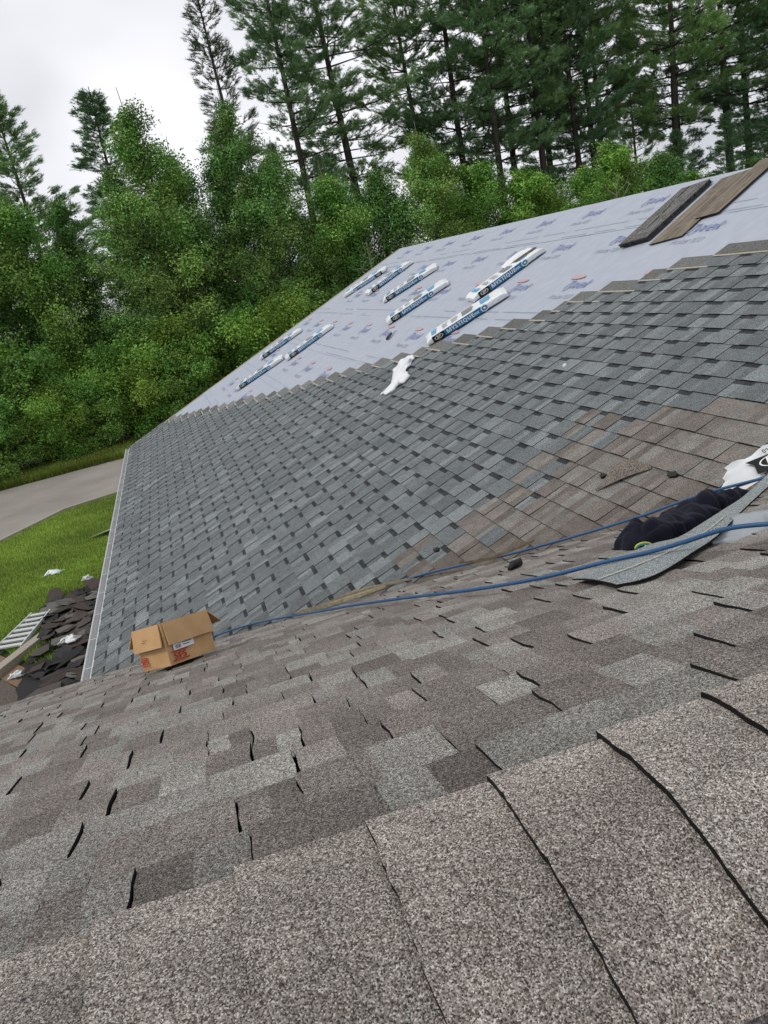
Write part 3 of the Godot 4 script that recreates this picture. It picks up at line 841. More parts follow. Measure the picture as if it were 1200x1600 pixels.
	for i in bs.size():
		var e: Array = bs[i]
		var a: bool = e[3] == "a"
		var k: float = e[2] / (14.0 if a else 9.0)
		var w: float = e[5] * lerpf(k, 1.0, 0.5)
		plant((asp if a else map)[e[4]], "aspen_tree" if a else "maple_tree", e[0], e[1], Vector3(w, k, w), i * 2.1, ("slender pale barked aspen, %s leafy tree from the left" if a else "bushy green maple, %s leafy tree from the left") % WORDS[i], "tree", "leafy trees behind the road")
	var sh := [[-13.5, -34.6, 1.0, 0], [-10.8, -34.3, 1.15, 1], [-8.2, -34.6, 1.25, 0], [-6.2, -35.0, 1.1, 1], [-4.4, -36.0, 0.95, 0], [-2.6, -36.6, 1.0, 1], [-0.8, -36.4, 1.1, 1], [1.2, -36.0, 1.0, 0], [3.0, -36.4, 1.05, 1], [4.6, -35.5, 1.0, 0], [6.6, -36.0, 1.0, 1], [-5.3, -33.9, 0.7, 0], [-3.4, -34.6, 0.75, 1], [-1.8, -35.0, 0.8, 0], [0.2, -34.9, 0.8, 1], [-9.4, -33.4, 0.8, 0], [-7.2, -33.2, 0.75, 1]]
	sh.sort_custom(func(a, b): return screen_x(a[0], 1, a[1]) < screen_x(b[0], 1, b[1]))
	for i in sh.size():
		plant(bush[sh[i][3]], "shrub", sh[i][0], sh[i][1], Vector3.ONE * sh[i][2], i * 1.3, "leafy shrub at the forest edge above the road, %s from the left" % WORDS[i], "shrub", "shrubs along the forest edge")
	# bare dead saplings
	dead_tree(Vector3(9.35, 0, -34.0), 6.1, 5, "dead pale sapling with bare crooked branches near the roof corner")
	dead_tree(Vector3(22.6, 0, -35.5), 6.6, 9, "bare pale multi stemmed sapling behind the ridge of the roof")
	for p in asp + map + bush + pin + [thin]: p.free()
func dead_tree(at: Vector3, h: float, seed_: int, label: String) -> void:
	var r := RandomNumberGenerator.new(); r.seed = seed_
	var o := thing("dead_sapling", label, "dead tree", at)
	var b := MB.new()
	b.tube([Vector3.ZERO, Vector3(0.1, h * 0.5, 0), Vector3(0.0, h, 0.1)], [0.05, 0.03, 0.01], 6)
	put("trunk", b.mesh(), M_.deadwood, o)
	for i in 13:
		var s := Vector3(0.08, h * r.randf_range(0.45, 0.95), 0)
		var a := r.randf() * TAU
		var d := Vector3(cos(a), r.randf_range(0.3, 1.3), sin(a)).normalized() * r.randf_range(0.5, 1.5)
		b = MB.new()
		var m := s + d * 0.5 + Vector3(r.randfn(0, 0.1), r.randfn(0, 0.1), r.randfn(0, 0.1))
		b.tube([s, m, s + d], [0.016, 0.011, 0.005], 5)
		b.tube([m, m + Vector3(r.randfn(0, 0.25), 0.3, r.randfn(0, 0.25))], [0.009, 0.004], 4)
		put("branch", b.mesh(), M_.deadwood, o)

# ---------- things lying on the roofs
func on_slope(called: String, label: String, cat: String, s0: float, z0: float, s1: float, z1: float, lift: float, group := "") -> Node3D:
	var a := MP(s0, z0, lift)
	var u := (MP(s1, z1, lift) - a).normalized()
	var o := thing(called, label, cat, a, group)
	o.basis = Basis(u, NM, u.cross(NM))
	return o
func oval(cx: float, cy: float, rx: float, ry: float, z: float, inner := 0.0) -> ArrayMesh:
	var b := MB.new()
	for i in 20:
		var a := TAU * i / 20.0; var c := TAU * (i + 1) / 20.0
		b.quad(Vector3(cx + rx * cos(a), cy + ry * sin(a), z), Vector3(cx + rx * cos(c), cy + ry * sin(c), z), Vector3(cx + rx * inner * cos(c), cy + ry * inner * sin(c), z), Vector3(cx + rx * inner * cos(a), cy + ry * inner * sin(a), z), Vector3(0, 0, 1))
	return b.mesh()
func bundle(s0: float, z0: float, s1: float, z1: float, label: String, seed_: int, flip := false, torn := false, lift := 0.016) -> void:
	var o := on_slope("shingle_bundle", label, "shingle bundle", s0, z0, s1, z1, lift, "wrapped shingle bundles on the underlayment")
	var L := 1.0; var W := 0.335; var Hh := 0.072
	var loops := []
	for j in 27:
		var x := L * j / 26.0
		var e := minf(x, L - x)
		var pinch := 1.0 if e > 0.075 else lerpf(0.3, 1.0, sqrt(e / 0.075))
		var hh := Hh * (0.45 + 0.55 * pinch)
		var l := []
		for k in 28:
			var a := TAU * k / 28.0
			var cx := signf(cos(a)) * pow(absf(cos(a)), 0.32); var cy := signf(sin(a)) * pow(absf(sin(a)), 0.32)
			var wob := 0.003 + 0.009 * (1.0 - pinch)
			if x > 0.78: wob += 0.004
			l.append(Vector3(x + 0.01 * nz.get_noise_2d(k * 90.0, seed_ * 40.0) * (1.0 - pinch), hh * 0.5 * (1 + cy) + wob * nz.get_noise_2d(x * 700.0 + seed_ * 99.0, k * 60.0), -W * 0.5 + W * 0.5 * cx * (0.86 + 0.14 * pinch) + wob * nz.get_noise_2d(x * 600.0, k * 70.0 + seed_ * 77.0)))
		loops.append(l)
	var b := MB.new()
	b.loft(loops)
	put("white_wrapper", b.mesh(), M_.film, o)
	var f := Node3D.new()
	var T := Transform3D.IDENTITY if not flip else Transform3D(Basis(Vector3(0, 0, 1), PI), Vector3(L, Hh, 0))
	var q := func(xa: float, xb: float, y0: float, y1: float, z: float) -> ArrayMesh:
		var m := MB.new()
		m.quad(T * Vector3(xa, y0, z), T * Vector3(xb, y0, z), T * Vector3(xb, y1, z), T * Vector3(xa, y1, z), Vector3(0, 0, 1))
		m.quad(T * Vector3(xa, y1, z), T * Vector3(xb, y1, z), T * Vector3(xb, y1 - 0.001, z - 0.012), T * Vector3(xa, y1 - 0.001, z - 0.012), Vector3(0, 1, 0))
		return m.mesh()
	var zf := 0.0055
	put("black_panel", q.call(0.075, 0.225, 0.007, 0.073, zf), M_.black, o)
	put("blue_band", q.call(0.228, 0.69, 0.007, 0.073, zf), M_.blue, o)
	var ring := put("oval_emblem", oval(0, 0, 0.052, 0.024, 0.0, 0.84), M_.white, o)
	ring.transform = T * Transform3D(Basis.IDENTITY, Vector3(0.15, 0.04, zf + 0.001))
	var sl := Basis(Vector3(1, 0, 0), Vector3(0.25, 1, 0), Vector3(0, 0, 1))
	text("BP", 0.03, M_.white, o, T * Transform3D(sl, Vector3(0.15, 0.04, zf + 0.002)))
	text("MYSTIQUE", 0.044, M_.white, o, T * Transform3D(Basis(Vector3(1.18, 0, 0), Vector3(0, 1, 0), Vector3(0, 0, 1)), Vector3(0.42, 0.04, zf + 0.001)))
	var dash := MB.new()
	for i in 2: dash.quad(T * Vector3(0.59, 0.047 - 0.014 * i, zf + 0.001), T * Vector3(0.65, 0.047 - 0.014 * i, zf + 0.001), T * Vector3(0.65, 0.04 - 0.014 * i, zf + 0.001), T * Vector3(0.59, 0.04 - 0.014 * i, zf + 0.001), Vector3(0, 0, 1))
	put("small_print", dash.mesh(), M_.film, o)
	var rd := put("round_mark", oval(0, 0, 0.046, 0.036, 0.0), M_.white, o)
	rd.transform = T * Transform3D(Basis.IDENTITY, Vector3(0.72, 0.04, zf + 0.0015))
	var rd2 := put("round_mark", oval(0, 0, 0.034, 0.026, 0.0, 0.45), M_.blue, o)
	rd2.transform = T * Transform3D(Basis.IDENTITY, Vector3(0.72, 0.04, zf + 0.0025))
	# print on the top face: text lines and blocks
	var r := RandomNumberGenerator.new(); r.seed = seed_
	var grey := MB.new(); var blue := MB.new()
	var top := Hh + 0.0042
	for blk in [[0.08, 0.17, 5, 1], [0.22, 0.3, 4, 2], [0.33, 0.43, 5, 2], [0.47, 0.62, 6, 0], [0.7, 0.83, 5, 1]]:
		for i in blk[2]:
			var w: float = 0.17 / blk[2]
			var zz: float = -0.075 - i * (0.19 / blk[2])
			var xe: float = blk[1] - r.randf() * 0.03
			var tgt: MB = blue if blk[3] == 1 else grey
			if blk[3] == 2: w *= 0.35
			tgt.quad(Vector3(blk[0], top, zz), Vector3(xe, top, zz), Vector3(xe, top, zz - w), Vector3(blk[0], top, zz - w), Vector3.UP)
	put("grey_print", grey.mesh(), mat(lin(0.2, 0.2, 0.2), 0.5), o)
	put("blue_print", blue.mesh(), mat(lin(0.12, 0.33, 0.52), 0.5), o)
	if torn:
		b = MB.new()
		b.quad(Vector3(0.68, top + 0.004, -0.12), Vector3(0.97, top + 0.003, -0.1), Vector3(0.97, top + 0.002, -0.2), Vector3(0.66, top + 0.003, -0.26), Vector3.UP)
		put("bare_shingle", b.mesh(), mat(lin(0.09, 0.075, 0.06), 0.95), o)
		var rows := []
		for j in 7:
			var t := j / 6.0
			var rw := []
			for i in 9:
				var x := lerpf(0.55, 0.95, i / 8.0)
				rw.append(Vector3(x, 0.074 + 0.045 * sin(t * 2.4) * sin(PI * clampf((x - 0.5) / 0.5, 0, 1)) + 0.012 * nz.get_noise_2d(x * 400.0, t * 300.0), -0.22 - 0.13 * t))
			rows.append(rw)
		b = MB.new(); b.grid(rows, Vector3.UP)
		put("torn_flap", b.mesh(), M_.film, o)
	f.free()
func lump(path: Array, wid: Array, hei: Array, amp: float, freq: float, seed_: float, up := Vector3.UP) -> ArrayMesh:
	# a crumpled, folded body along a path
	var loops := []
	var n := 12 * (path.size() - 1)
	for j in n + 1:
		var t := float(j) / n * (path.size() - 1)
		var i := mini(int(t), path.size() - 2); var f := smoothstep(0.0, 1.0, t - i)
		var p: Vector3 = path[i].lerp(path[i + 1], t - i)
		var d: Vector3 = (path[mini(i + 1, path.size() - 1)] - path[i]).normalized()
		var sd := d.cross(up).normalized()
		var uu := sd.cross(d)
		var w: float = lerpf(wid[i], wid[i + 1], f); var h: float = lerpf(hei[i], hei[i + 1], f)
		var l := []
		for k in 32:
			var a := TAU * k / 32.0
			var q := Vector3(t * 40.0 * freq + seed_ * 100.0, cos(a) * 20.0 * freq, sin(a) * 20.0 * freq)
			var ns := soft.get_noise_3dv(q) + 0.5 * (absf(soft.get_noise_3dv(q * 2.3 + Vector3(9, 9, 9))) - 0.2)
			var m := 1.0 + amp * ns * 2.2
			l.append(p + sd * cos(a) * w * m + uu * maxf(-0.25, sin(a)) * h * m)
		loops.append(l)
	var b := MB.new(); b.loft(loops)
	return b.mesh()
func cloth(path: Array, wid: Array, hei: Array, sd: float) -> ArrayMesh:
	# a bunched garment: a sheet that rises from the roof in creased folds
	var rows := []
	var n := 70
	for j in n + 1:
		var t := j / float(n) * (path.size() - 1)
		var i := mini(int(t), path.size() - 2); var f := t - i
		var p: Vector2 = path[i].lerp(path[i + 1], f)
		var d: Vector2 = (path[mini(i + 2, path.size() - 1)] - path[maxi(i - 1, 0)]).normalized()
		var w: float = lerpf(wid[i], wid[i + 1], smoothstep(0.0, 1.0, f)); var h: float = lerpf(hei[i], hei[i + 1], smoothstep(0.0, 1.0, f))
		var e := minf(1.0, minf(j, n - j) / 7.0)
		var r := []
		for k in 45:
			var v := lerpf(-1.0, 1.0, k / 44.0)
			var q := p + Vector2(-d.y, d.x) * v * w * (1.0 + 0.18 * soft.get_noise_2d(t * 60.0, sd * 40.0 + signf(v) * 50.0)) * (0.55 + 0.45 * sqrt(e))
			var fold := absf(soft.get_noise_2d(t * 16.0 + v * 9.0 + sd * 70.0, v * 13.0 - t * 6.0)) * 0.38 + 0.13 * absf(soft.get_noise_2d(t * 38.0 + sd * 30.0 + v * 12.0, v * 20.0))
			var up := h * pow(maxf(0.0, 1.0 - v * v), 0.45) * sqrt(e) * (0.72 + fold)
			r.append(Vector3(q.x, maxf(fy(-q.y), 3.224 + 0.416 * q.x) + 0.006 + up, q.y))
		rows.append(r)
	var b := MB.new(); b.grid(rows, Vector3.UP)
	return b.mesh()
func bent(lo: Array, hi: Array, thick: float, m: Material, parent: Node3D, called: String, tone := Color.WHITE, under := Color(0.03, 0.03, 0.03)) -> void:
	# a sheet between two edges, with thickness
	var rows := []; var n := lo.size()
	for j in 9:
		var r := []
		for i in n: r.append(lo[i].lerp(hi[i], j / 8.0) + Vector3(0, 0.006 * sin(PI * j / 8.0), 0))
		rows.append(r)
	var b := MB.new()
	var hint: Vector3 = (lo[1] - lo[0]).cross(hi[0] - lo[0]).normalized()
	if hint.y < 0 or (absf(hint.y) < 0.3 and hint.z < 0): hint = -hint
	var cols := []
	for r in rows:
		var cr := []
		for p in r:
			var k := 1.0 + 0.12 * nz.get_noise_2d(p.x * 150.0, p.z * 150.0)
			cr.append(Color(tone.r * k, tone.g * k, tone.b * k))
		cols.append(cr)
	b.grid(rows, hint, cols)
	for i in b.v.size(): b.uv[i] = Vector2(b.v[i].x, b.v[i].z * 1.05 + b.v[i].y * 0.3) / GS
	var back := []
	for r in rows:
		var br := []
		for p in r: br.append(p - hint * thick)
		back.append(br)
	var dk := []
	for r in rows:
		var cr := []
		for p in r: cr.append(under)
		dk.append(cr)
	b.grid(back, -hint, dk)
	for e in [0, 8]:
		for i in n - 1: b.quad(rows[e][i], rows[e][i + 1], back[e][i + 1], back[e][i], rows[e][i] - rows[4][i], under)
	for e in [0, n - 1]:
		for j in 8: b.quad(rows[j][e], rows[j + 1][e], back[j + 1][e], back[j][e], rows[j][e] - rows[j][n / 2], under)
	put(called, b.mesh(), m, parent)
func spline(pts: Array, per := 8) -> Array:
	var out := []
	for i in pts.size() - 1:
		var a: Vector3 = pts[maxi(i - 1, 0)]; var b: Vector3 = pts[i]; var c: Vector3 = pts[i + 1]; var d: Vector3 = pts[mini(i + 2, pts.size() - 1)]
		for k in per: out.append(b.cubic_interpolate(c, a, d, k / float(per)))
	out.append(pts[-1])
	return out

func roof_items() -> void:
	bundle(5.347, -15.68, 6.22, -15.24, "white wrapped shingle bundle nearest the far rake edge, print upside down", 1, true)
	bundle(5.42, -13.94, 6.38, -13.92, "white wrapped shingle bundle with a long empty lower end, second in the upper row", 2)
	bundle(5.15, -12.25, 6.08, -11.83, "white wrapped shingle bundle in the middle of the upper row, between two others", 3)
	bundle(4.63, -10.54, 5.6, -10.26, "white wrapped shingle bundle lying above the small dark knife", 4)
	bundle(5.17, -8.52, 6.17, -8.43, "torn open shingle bundle with a loose white flap on top", 5, false, true)
	bundle(4.33, -8.13, 5.3, -7.77, "largest looking white shingle bundle, nearest the finished shingles", 6, false, false, 0.02)
	bundle(3.24, -15.6, 4.17, -15.43, "white shingle bundle of the lower group nearest the rake edge", 7)
	bundle(3.47, -13.46, 4.42, -13.4, "rightmost white shingle bundle of the lower group of three", 8)
	bundle(2.48, -14.13, 3.44, -13.86, "lowest white shingle bundle, just above the stepped shingle edge", 9)
	# stack of shingles near the ridge
	var st := on_slope("shingle_stack", "neat stack of dark shingles on the underlayment near the ridge", "shingle stack", 6.1, -6.36, 7.06, -6.6, 0.016)
	for i in 9:
		var b := MB.new()
		var dz := rng.randf_range(-0.008, 0.008); var dx := rng.randf_range(-0.012, 0.012)
		if i < 8:
			b.box(Vector3(0.5 + dx, 0.004 + i * 0.0047, -0.18 + dz), Vector3(1.0, 0.0044, 0.34), Basis.IDENTITY, Color(0.16, 0.15, 0.15))
		else:
			var y := 0.004 + i * 0.0047
			b.box(Vector3(0.5, y, -0.18), Vector3(1.0, 0.0044, 0.34), Basis.IDENTITY, Color(0.3, 0.29, 0.27))
			for k in 3: b.quad(Vector3(0.1 + 0.3 * k, y + 0.0045, -0.03 - 0.02 * k), Vector3(0.3 + 0.3 * k, y + 0.0045, -0.03 - 0.02 * k), Vector3(0.3 + 0.3 * k, y + 0.0045, -0.16), Vector3(0.1 + 0.3 * k, y + 0.0045, -0.16), Vector3.UP, Color(0.38, 0.37, 0.36), Rect2(0, 0, 0.5, 0.4))
			for k in 3: b.box(Vector3(0.31 + 0.28 * k, y + 0.005, -0.17 - 0.03 * k), Vector3(0.22, 0.004, 0.006), Basis(Vector3.UP, 0.1), Color(0.02, 0.02, 0.02))
			b.box(Vector3(0.5, y + 0.0032, -0.2), Vector3(0.96, 0.002, 0.012), Basis.IDENTITY, Color(0.6, 0.55, 0.46))
		put("shingle", b.mesh(), M_.grey, st)
	# two shingles turned face down, backs showing
	for k in 2:
		var o := on_slope("loose_shingle", ["longer brown backed shingle strip lying face down by the ridge", "shorter brown backed shingle lying face down, overlapping the longer strip"][k], "shingle", [6.1, 6.4][k], [-5.9, -5.78][k], [7.22, 7.3][k], [-6.17, -5.97][k], 0.017 + 0.012 * k)
		var b := MB.new()
		var len_: float = [1.12, 0.95][k]; var wd: float = [0.37, 0.24][k]
		for i in 12:
			for j in 16:
				var z0 := -wd * i / 12.0; var z1 := -wd * (i + 1) / 12.0
				var x0 := len_ * j / 16.0; var x1 := len_ * (j + 1) / 16.0
				var s := 0.5 + 0.5 * nz.get_noise_2d(x0 * 25.0 + k * 50.0, i * 35.0) + 0.25 * nz.get_noise_2d(x0 * 160.0, i * 90.0)
				var c := Color(0.05, 0.042, 0.035).lerp(Color(0.25, 0.215, 0.17), clampf(s, 0, 1))
				b.quad(Vector3(x0, 0.006, z0), Vector3(x1, 0.006, z0), Vector3(x1, 0.006, z1), Vector3(x0, 0.006, z1), Vector3.UP, c)
		b.box(Vector3(len_ * 0.5, 0.002, -wd * 0.5), Vector3(len_, 0.006, wd), Basis.IDENTITY, Color(0.03, 0.03, 0.03))
		put("sheet", b.mesh(), mat(Color.WHITE, 0.95, true), o)
	# crumpled plastic at the stepped edge
	var pl := thing("plastic_wrap", "crumpled white plastic film lying on the new grey shingles", "plastic film")
	put("film", lump([MP(3.53, -7.7, 0.03), MP(3.62, -7.6, 0.035), MP(3.74, -7.62, 0.04), MP(3.84, -7.88, 0.04), MP(3.98, -8.1, 0.04), MP(4.08, -8.24, 0.035)], [0.03, 0.075, 0.095, 0.085, 0.105, 0.08], [0.012, 0.03, 0.04, 0.034, 0.045, 0.02], 0.17, 0.8, 3.0, NM), M_.film, pl)
	# knife
	var kn := on_slope("utility_knife", "small dark handled utility knife on the pale underlayment", "knife", 4.34, -9.78, 4.56, -10.01, 0.014)
	var b := MB.new()
	b.tube([Vector3(0, 0.018, 0), Vector3(0.03, 0.02, 0), Vector3(0.12, 0.02, 0), Vector3(0.18, 0.018, 0)], [0.014, 0.02, 0.018, 0.014], 8)
	put("handle", b.mesh(), mat(lin(0.02, 0.025, 0.045), 0.4), kn)
	b = MB.new()
	b.box(Vector3(0.23, 0.018, 0), Vector3(0.12, 0.004, 0.024)); b.tri(Vector3(0.29, 0.018, 0.012), Vector3(0.29, 0.018, -0.012), Vector3(0.33, 0.018, -0.012), Vector3.UP)
	put("blade", b.mesh(), M_.alu, kn)
	# scraps on the weathered patch
	var sc := thing("shingle_scrap", "curled brown shingle scrap lying on the weathered shingles", "scrap")
	var lo := []; var hi := []
	for i in 9:
		var t := i / 8.0
		lo.append(MP(lerpf(3.455, 3.70, t), lerpf(-3.43, -3.27, t), 0.024 + 0.012 * sin(PI * t)))
		hi.append(MP(lerpf(3.455, 3.71, t) + 0.075 * sin(PI * pow(t, 0.7)), lerpf(-3.44, -3.28, t) - 0.05 * sin(PI * t), 0.03 + 0.055 * sin(PI * t)))
	bent(lo, hi, 0.004, M_.brown, sc, "sheet", Color(0.4, 0.37, 0.34))
	var spots := [[3.56, -3.515, 0.03, "small black torn scrap just left of the curled brown scrap"], [3.705, -3.11, 0.035, "small black torn scrap right of the curled brown scrap"], [2.66, -4.04, 0.03, "small black tar scrap near the lower tip of the brown patch"]]
	for e in spots:
		b = MB.new()
		var ring := []
		for i in 9: ring.append(MP(e[0] + e[2] * 0.55 * sin(TAU * i / 9.0) * rng.randf_range(0.6, 1.3), e[1] + e[2] * cos(TAU * i / 9.0) * rng.randf_range(0.7, 1.2), 0.026 + rng.randf() * 0.008))
		for i in 9: b.tri(MP(e[0], e[1], 0.034), ring[i], ring[(i + 1) % 9], NM); b.quad(ring[i], ring[(i + 1) % 9], ring[(i + 1) % 9] - NM * 0.014, ring[i] - NM * 0.014, ring[i] - MP(e[0], e[1], 0.03))
		tag(put("tar_scrap", b.mesh(), M_.black), e[3], "scrap", "black scraps on the weathered shingles")
	b = MB.new()
	b.tube([MP(4.334, -5.14, 0.02), MP(4.34, -5.135, 0.032), MP(4.34, -5.13, 0.042)], [0.014, 0.018, 0.008], 7)
	tag(put("pebble", b.mesh(), M_.film), "tiny white pebble alone on the new grey shingles", "pebble")
	# hoses
	b = MB.new()
	b.tube(spline([Vector3(-0.6, 3.17, -5.0), Vector3(-0.236, 3.2, -5.02), Vector3(0.021, 3.275, -4.86), Vector3(0.259, 3.443, -4.42), Vector3(0.37, 3.725, -3.73), Vector3(0.465, 3.896, -3.31), Vector3(0.549, 4.046, -2.93), Vector3(0.622, 4.154, -2.646), Vector3(0.69, 4.266, -2.35), Vector3(0.756, 4.346, -2.135), Vector3(0.86, 4.428, -1.919), Vector3(1.011, 4.474, -1.8), Vector3(1.09, 4.508, -1.71), Vector3(1.125, 4.552, -1.62), Vector3(1.165, 4.613, -1.5), Vector3(1.222, 4.636, -1.41), Vector3(1.33, 4.665, -1.25), Vector3(1.5, 4.7, -0.9)]), 0.0061, 10)
	tag(put("air_hose", b.mesh(), M_.hose), "blue air hose nearer the camera, running over the curled shingle strip", "hose", "blue air hoses along the valley")
	b = MB.new()
	b.tube(spline([Vector3(0.3, 3.405, -4.52), Vector3(0.623, 3.548, -4.2), Vector3(0.952, 3.655, -3.95), Vector3(1.192, 3.79, -3.6), Vector3(1.371, 3.86, -3.4), Vector3(1.583, 3.984, -3.1), Vector3(1.776, 4.096, -2.85), Vector3(1.906, 4.15, -2.75), Vector3(1.987, 4.22, -2.6), Vector3(2.112, 4.277, -2.45), Vector3(2.275, 4.342, -2.3), Vector3(2.6, 4.45, -2.0)]), 0.0061, 10)
	tag(put("air_hose", b.mesh(), M_.hose), "blue air hose farther from the camera, lying in the valley between roofs", "hose", "blue air hoses along the valley")
	# the curled shingle strip
	var cs := thing("curled_shingle_strip", "long grey shingle strip curling up on edge beneath the blue hose", "shingle strip")
	var L := spline([Vector3(0.855, 4.563, -1.5), Vector3(0.891, 4.578, -1.46), Vector3(0.958, 4.575, -1.47), Vector3(1.111, 4.542, -1.57), Vector3(1.274, 4.508, -1.68), Vector3(1.474, 4.488, -1.82), Vector3(1.679, 4.474, -1.95), Vector3(1.817, 4.475, -2.02)], 4)
	var U := spline([Vector3(0.88, 4.468, -1.78), Vector3(1.037, 4.442, -1.86), Vector3(1.227, 4.418, -1.93), Vector3(1.327, 4.412, -1.93), Vector3(1.414, 4.44, -1.92), Vector3(1.509, 4.445, -1.95), Vector3(1.63, 4.445, -2.0), Vector3(1.767, 4.47, -2.05)], 4)
	bent(L, U, 0.005, M_.grey, cs, "sheet", Color(0.62, 0.66, 0.66))
	b = MB.new()
	for i in 18:
		var p: Vector3 = L[i].lerp(U[i], 0.36) + Vector3(0, 0.0095, 0); var q: Vector3 = L[i + 1].lerp(U[i + 1], 0.36) + Vector3(0, 0.0095, 0)
		var w: Vector3 = (U[i] - L[i]).normalized() * 0.008
		b.quad(p, q, q + w, p + w, Vector3.UP)
	put("seal_line", b.mesh(), mat(lin(0.5, 0.46, 0.36), 0.8), cs)
	# grey plastic beneath it
	var bg := thing("grey_plastic_bag", "grey crumpled plastic bag behind the curled shingle strip", "plastic bag")
	put("film", lump([Vector3(1.263, 4.484, -1.700), Vector3(1.359, 4.471, -1.710), Vector3(1.484, 4.467, -1.730), Vector3(1.723, 4.432, -1.770)], [0.012, 0.05, 0.065, 0.07], [0.008, 0.02, 0.042, 0.055], 0.2, 0.6, 9.0), mat(lin(0.27, 0.295, 0.32), 0.35), bg)
	# sweater
	var sw := thing("navy_sweater", "dark navy sweater bunched up behind the curled shingle strip", "sweater")
	var navy := mat(lin(0.005, 0.0052, 0.014), 0.95)
	navy.rim_enabled = true; navy.rim = 0.25; navy.rim_tint = 0.5
	put("body", cloth([Vector2(1.265, -2.09), Vector2(1.34, -2.13), Vector2(1.46, -2.2), Vector2(1.6, -2.28), Vector2(1.72, -2.34)], [0.05, 0.11, 0.12, 0.12, 0.07], [0.06, 0.095, 0.075, 0.08, 0.03], 5.0), navy, sw)
	put("sleeve", cloth([Vector2(1.5, -2.3), Vector2(1.62, -2.36), Vector2(1.78, -2.41), Vector2(1.94, -2.46), Vector2(2.06, -2.49)], [0.04, 0.085, 0.09, 0.075, 0.05], [0.05, 0.085, 0.1, 0.075, 0.03], 9.0), navy, sw)
	var ctr := Vector3(1.283, 4.345, -2.06)
	var lgx := Vector3(0.94, -0.1, 0.28).normalized(); var lgy := Vector3(0.2, 0.95, -0.25).normalized()
	for k in 2:
		b = MB.new()
		var pts := []
		for i in 9:
			var a := lerpf(PI * 0.95, PI * 0.15, i / 8.0)
			pts.append(ctr + lgx * cos(a) * (0.031 - 0.005 * k) + lgy * sin(a) * (0.02 - 0.005 * k) + Vector3(-0.2, 0.3, 1).normalized() * 0.012)
		b.tube(pts, [0.002, 0.003, 0.0035, 0.0035, 0.0035, 0.0035, 0.0035, 0.003, 0.002], 5)
		put("emblem_arc", b.mesh(), mat([lin(0.45, 0.5, 0.08), lin(0.05, 0.25, 0.3)][k], 0.7), sw)
	b = MB.new()
	b.tube([ctr + lgx * -0.012 + Vector3(0, 0.0, 0.014), ctr + lgx * 0.0 + lgy * 0.012 + Vector3(0, 0, 0.015), ctr + lgx * 0.016 + lgy * 0.004 + Vector3(0, 0, 0.014)], [0.003, 0.0045, 0.003], 5)
	put("emblem_mark", b.mesh(), mat(lin(0.6, 0.65, 0.7), 0.7), sw)
	# wrapper with the oval emblem
	var wr := thing("torn_wrapper", "torn white wrapper with black emblem panel at the right edge", "wrapper")
	var rows := []
	for j in 9:
		var v := j / 8.0
		var rw := []
		for i in 15:
			var u := i / 14.0
			var p: Vector3 = Vector3(2.075, 4.14, -2.7).lerp(Vector3(2.52, 4.2, -2.55), u).lerp(Vector3(2.165, 4.238, -2.76).lerp(Vector3(2.62, 4.335, -2.75), u), v)
			if i == 0: p += Vector3(0.012 * sin(j * 2.1), 0, 0)
			if j == 8: p += Vector3(0, 0.01 * sin(i * 1.3), 0)
			p += Vector3(-0.2, 0.4, 0.6) * (0.012 * sin(v * 3.0 + u * 2.0) + 0.006 * nz.get_noise_2d(u * 45.0, v * 60.0))
			rw.append(p)
		rows.append(rw)
	b = MB.new(); b.grid(rows, Vector3(-0.2, 0.5, 0.7))
	put("film", b.mesh(), M_.film, wr)
	var wo: Vector3 = rows[3][6]; var wx: Vector3 = (rows[4][12] - rows[4][3]).normalized(); var wy: Vector3 = (rows[7][7] - rows[1][7]).normalized()
	var wn := wx.cross(wy).normalized(); wy = wn.cross(wx)
	var wb := Basis(wx, wy, wn)
	var fr := Transform3D(wb, rows[4][7] + wn * 0.016)
	b = MB.new()
	var pp := [Vector3(-0.11, 0.036, 0), Vector3(-0.085, 0.008, 0), Vector3(-0.10, -0.042, 0), Vector3(0.2, -0.042, 0), Vector3(0.2, 0.036, 0)]
	for i in 4: b.tri(fr * Vector3(0.02, 0, 0), fr * pp[i], fr * pp[i + 1], wn)
	b.tri(fr * Vector3(0.02, 0, 0), fr * pp[4], fr * pp[0], wn)
	put("black_panel", b.mesh(), M_.black, wr)
	b = MB.new()
	for i in range(2, 14): b.quad(rows[1][i] + wn * 0.002, rows[1][i + 1] + wn * 0.002, rows[1][i + 1].lerp(rows[2][i + 1], 0.6) + wn * 0.002, rows[1][i].lerp(rows[2][i], 0.6) + wn * 0.002, wn)
	put("black_stripe", b.mesh(), M_.black, wr)
	var ov := put("oval_emblem", oval(0, 0, 0.085, 0.03, 0, 0.9), M_.white, wr)
	ov.transform = fr * Transform3D(Basis.IDENTITY, Vector3(0.02, 0, 0.001))
	text("BP", 0.046, M_.white, wr, fr * Transform3D(Basis(Vector3(1.25, 0, 0), Vector3(0.3, 1, 0), Vector3(0, 0, 1)), Vector3(0.012, 0, 0.001)))
	text("01", 0.022, mat(lin(0.1, 0.1, 0.1)), wr, fr * Transform3D(Basis.IDENTITY, Vector3(0.0, 0.055, 0.003)))
	cardboard_box()
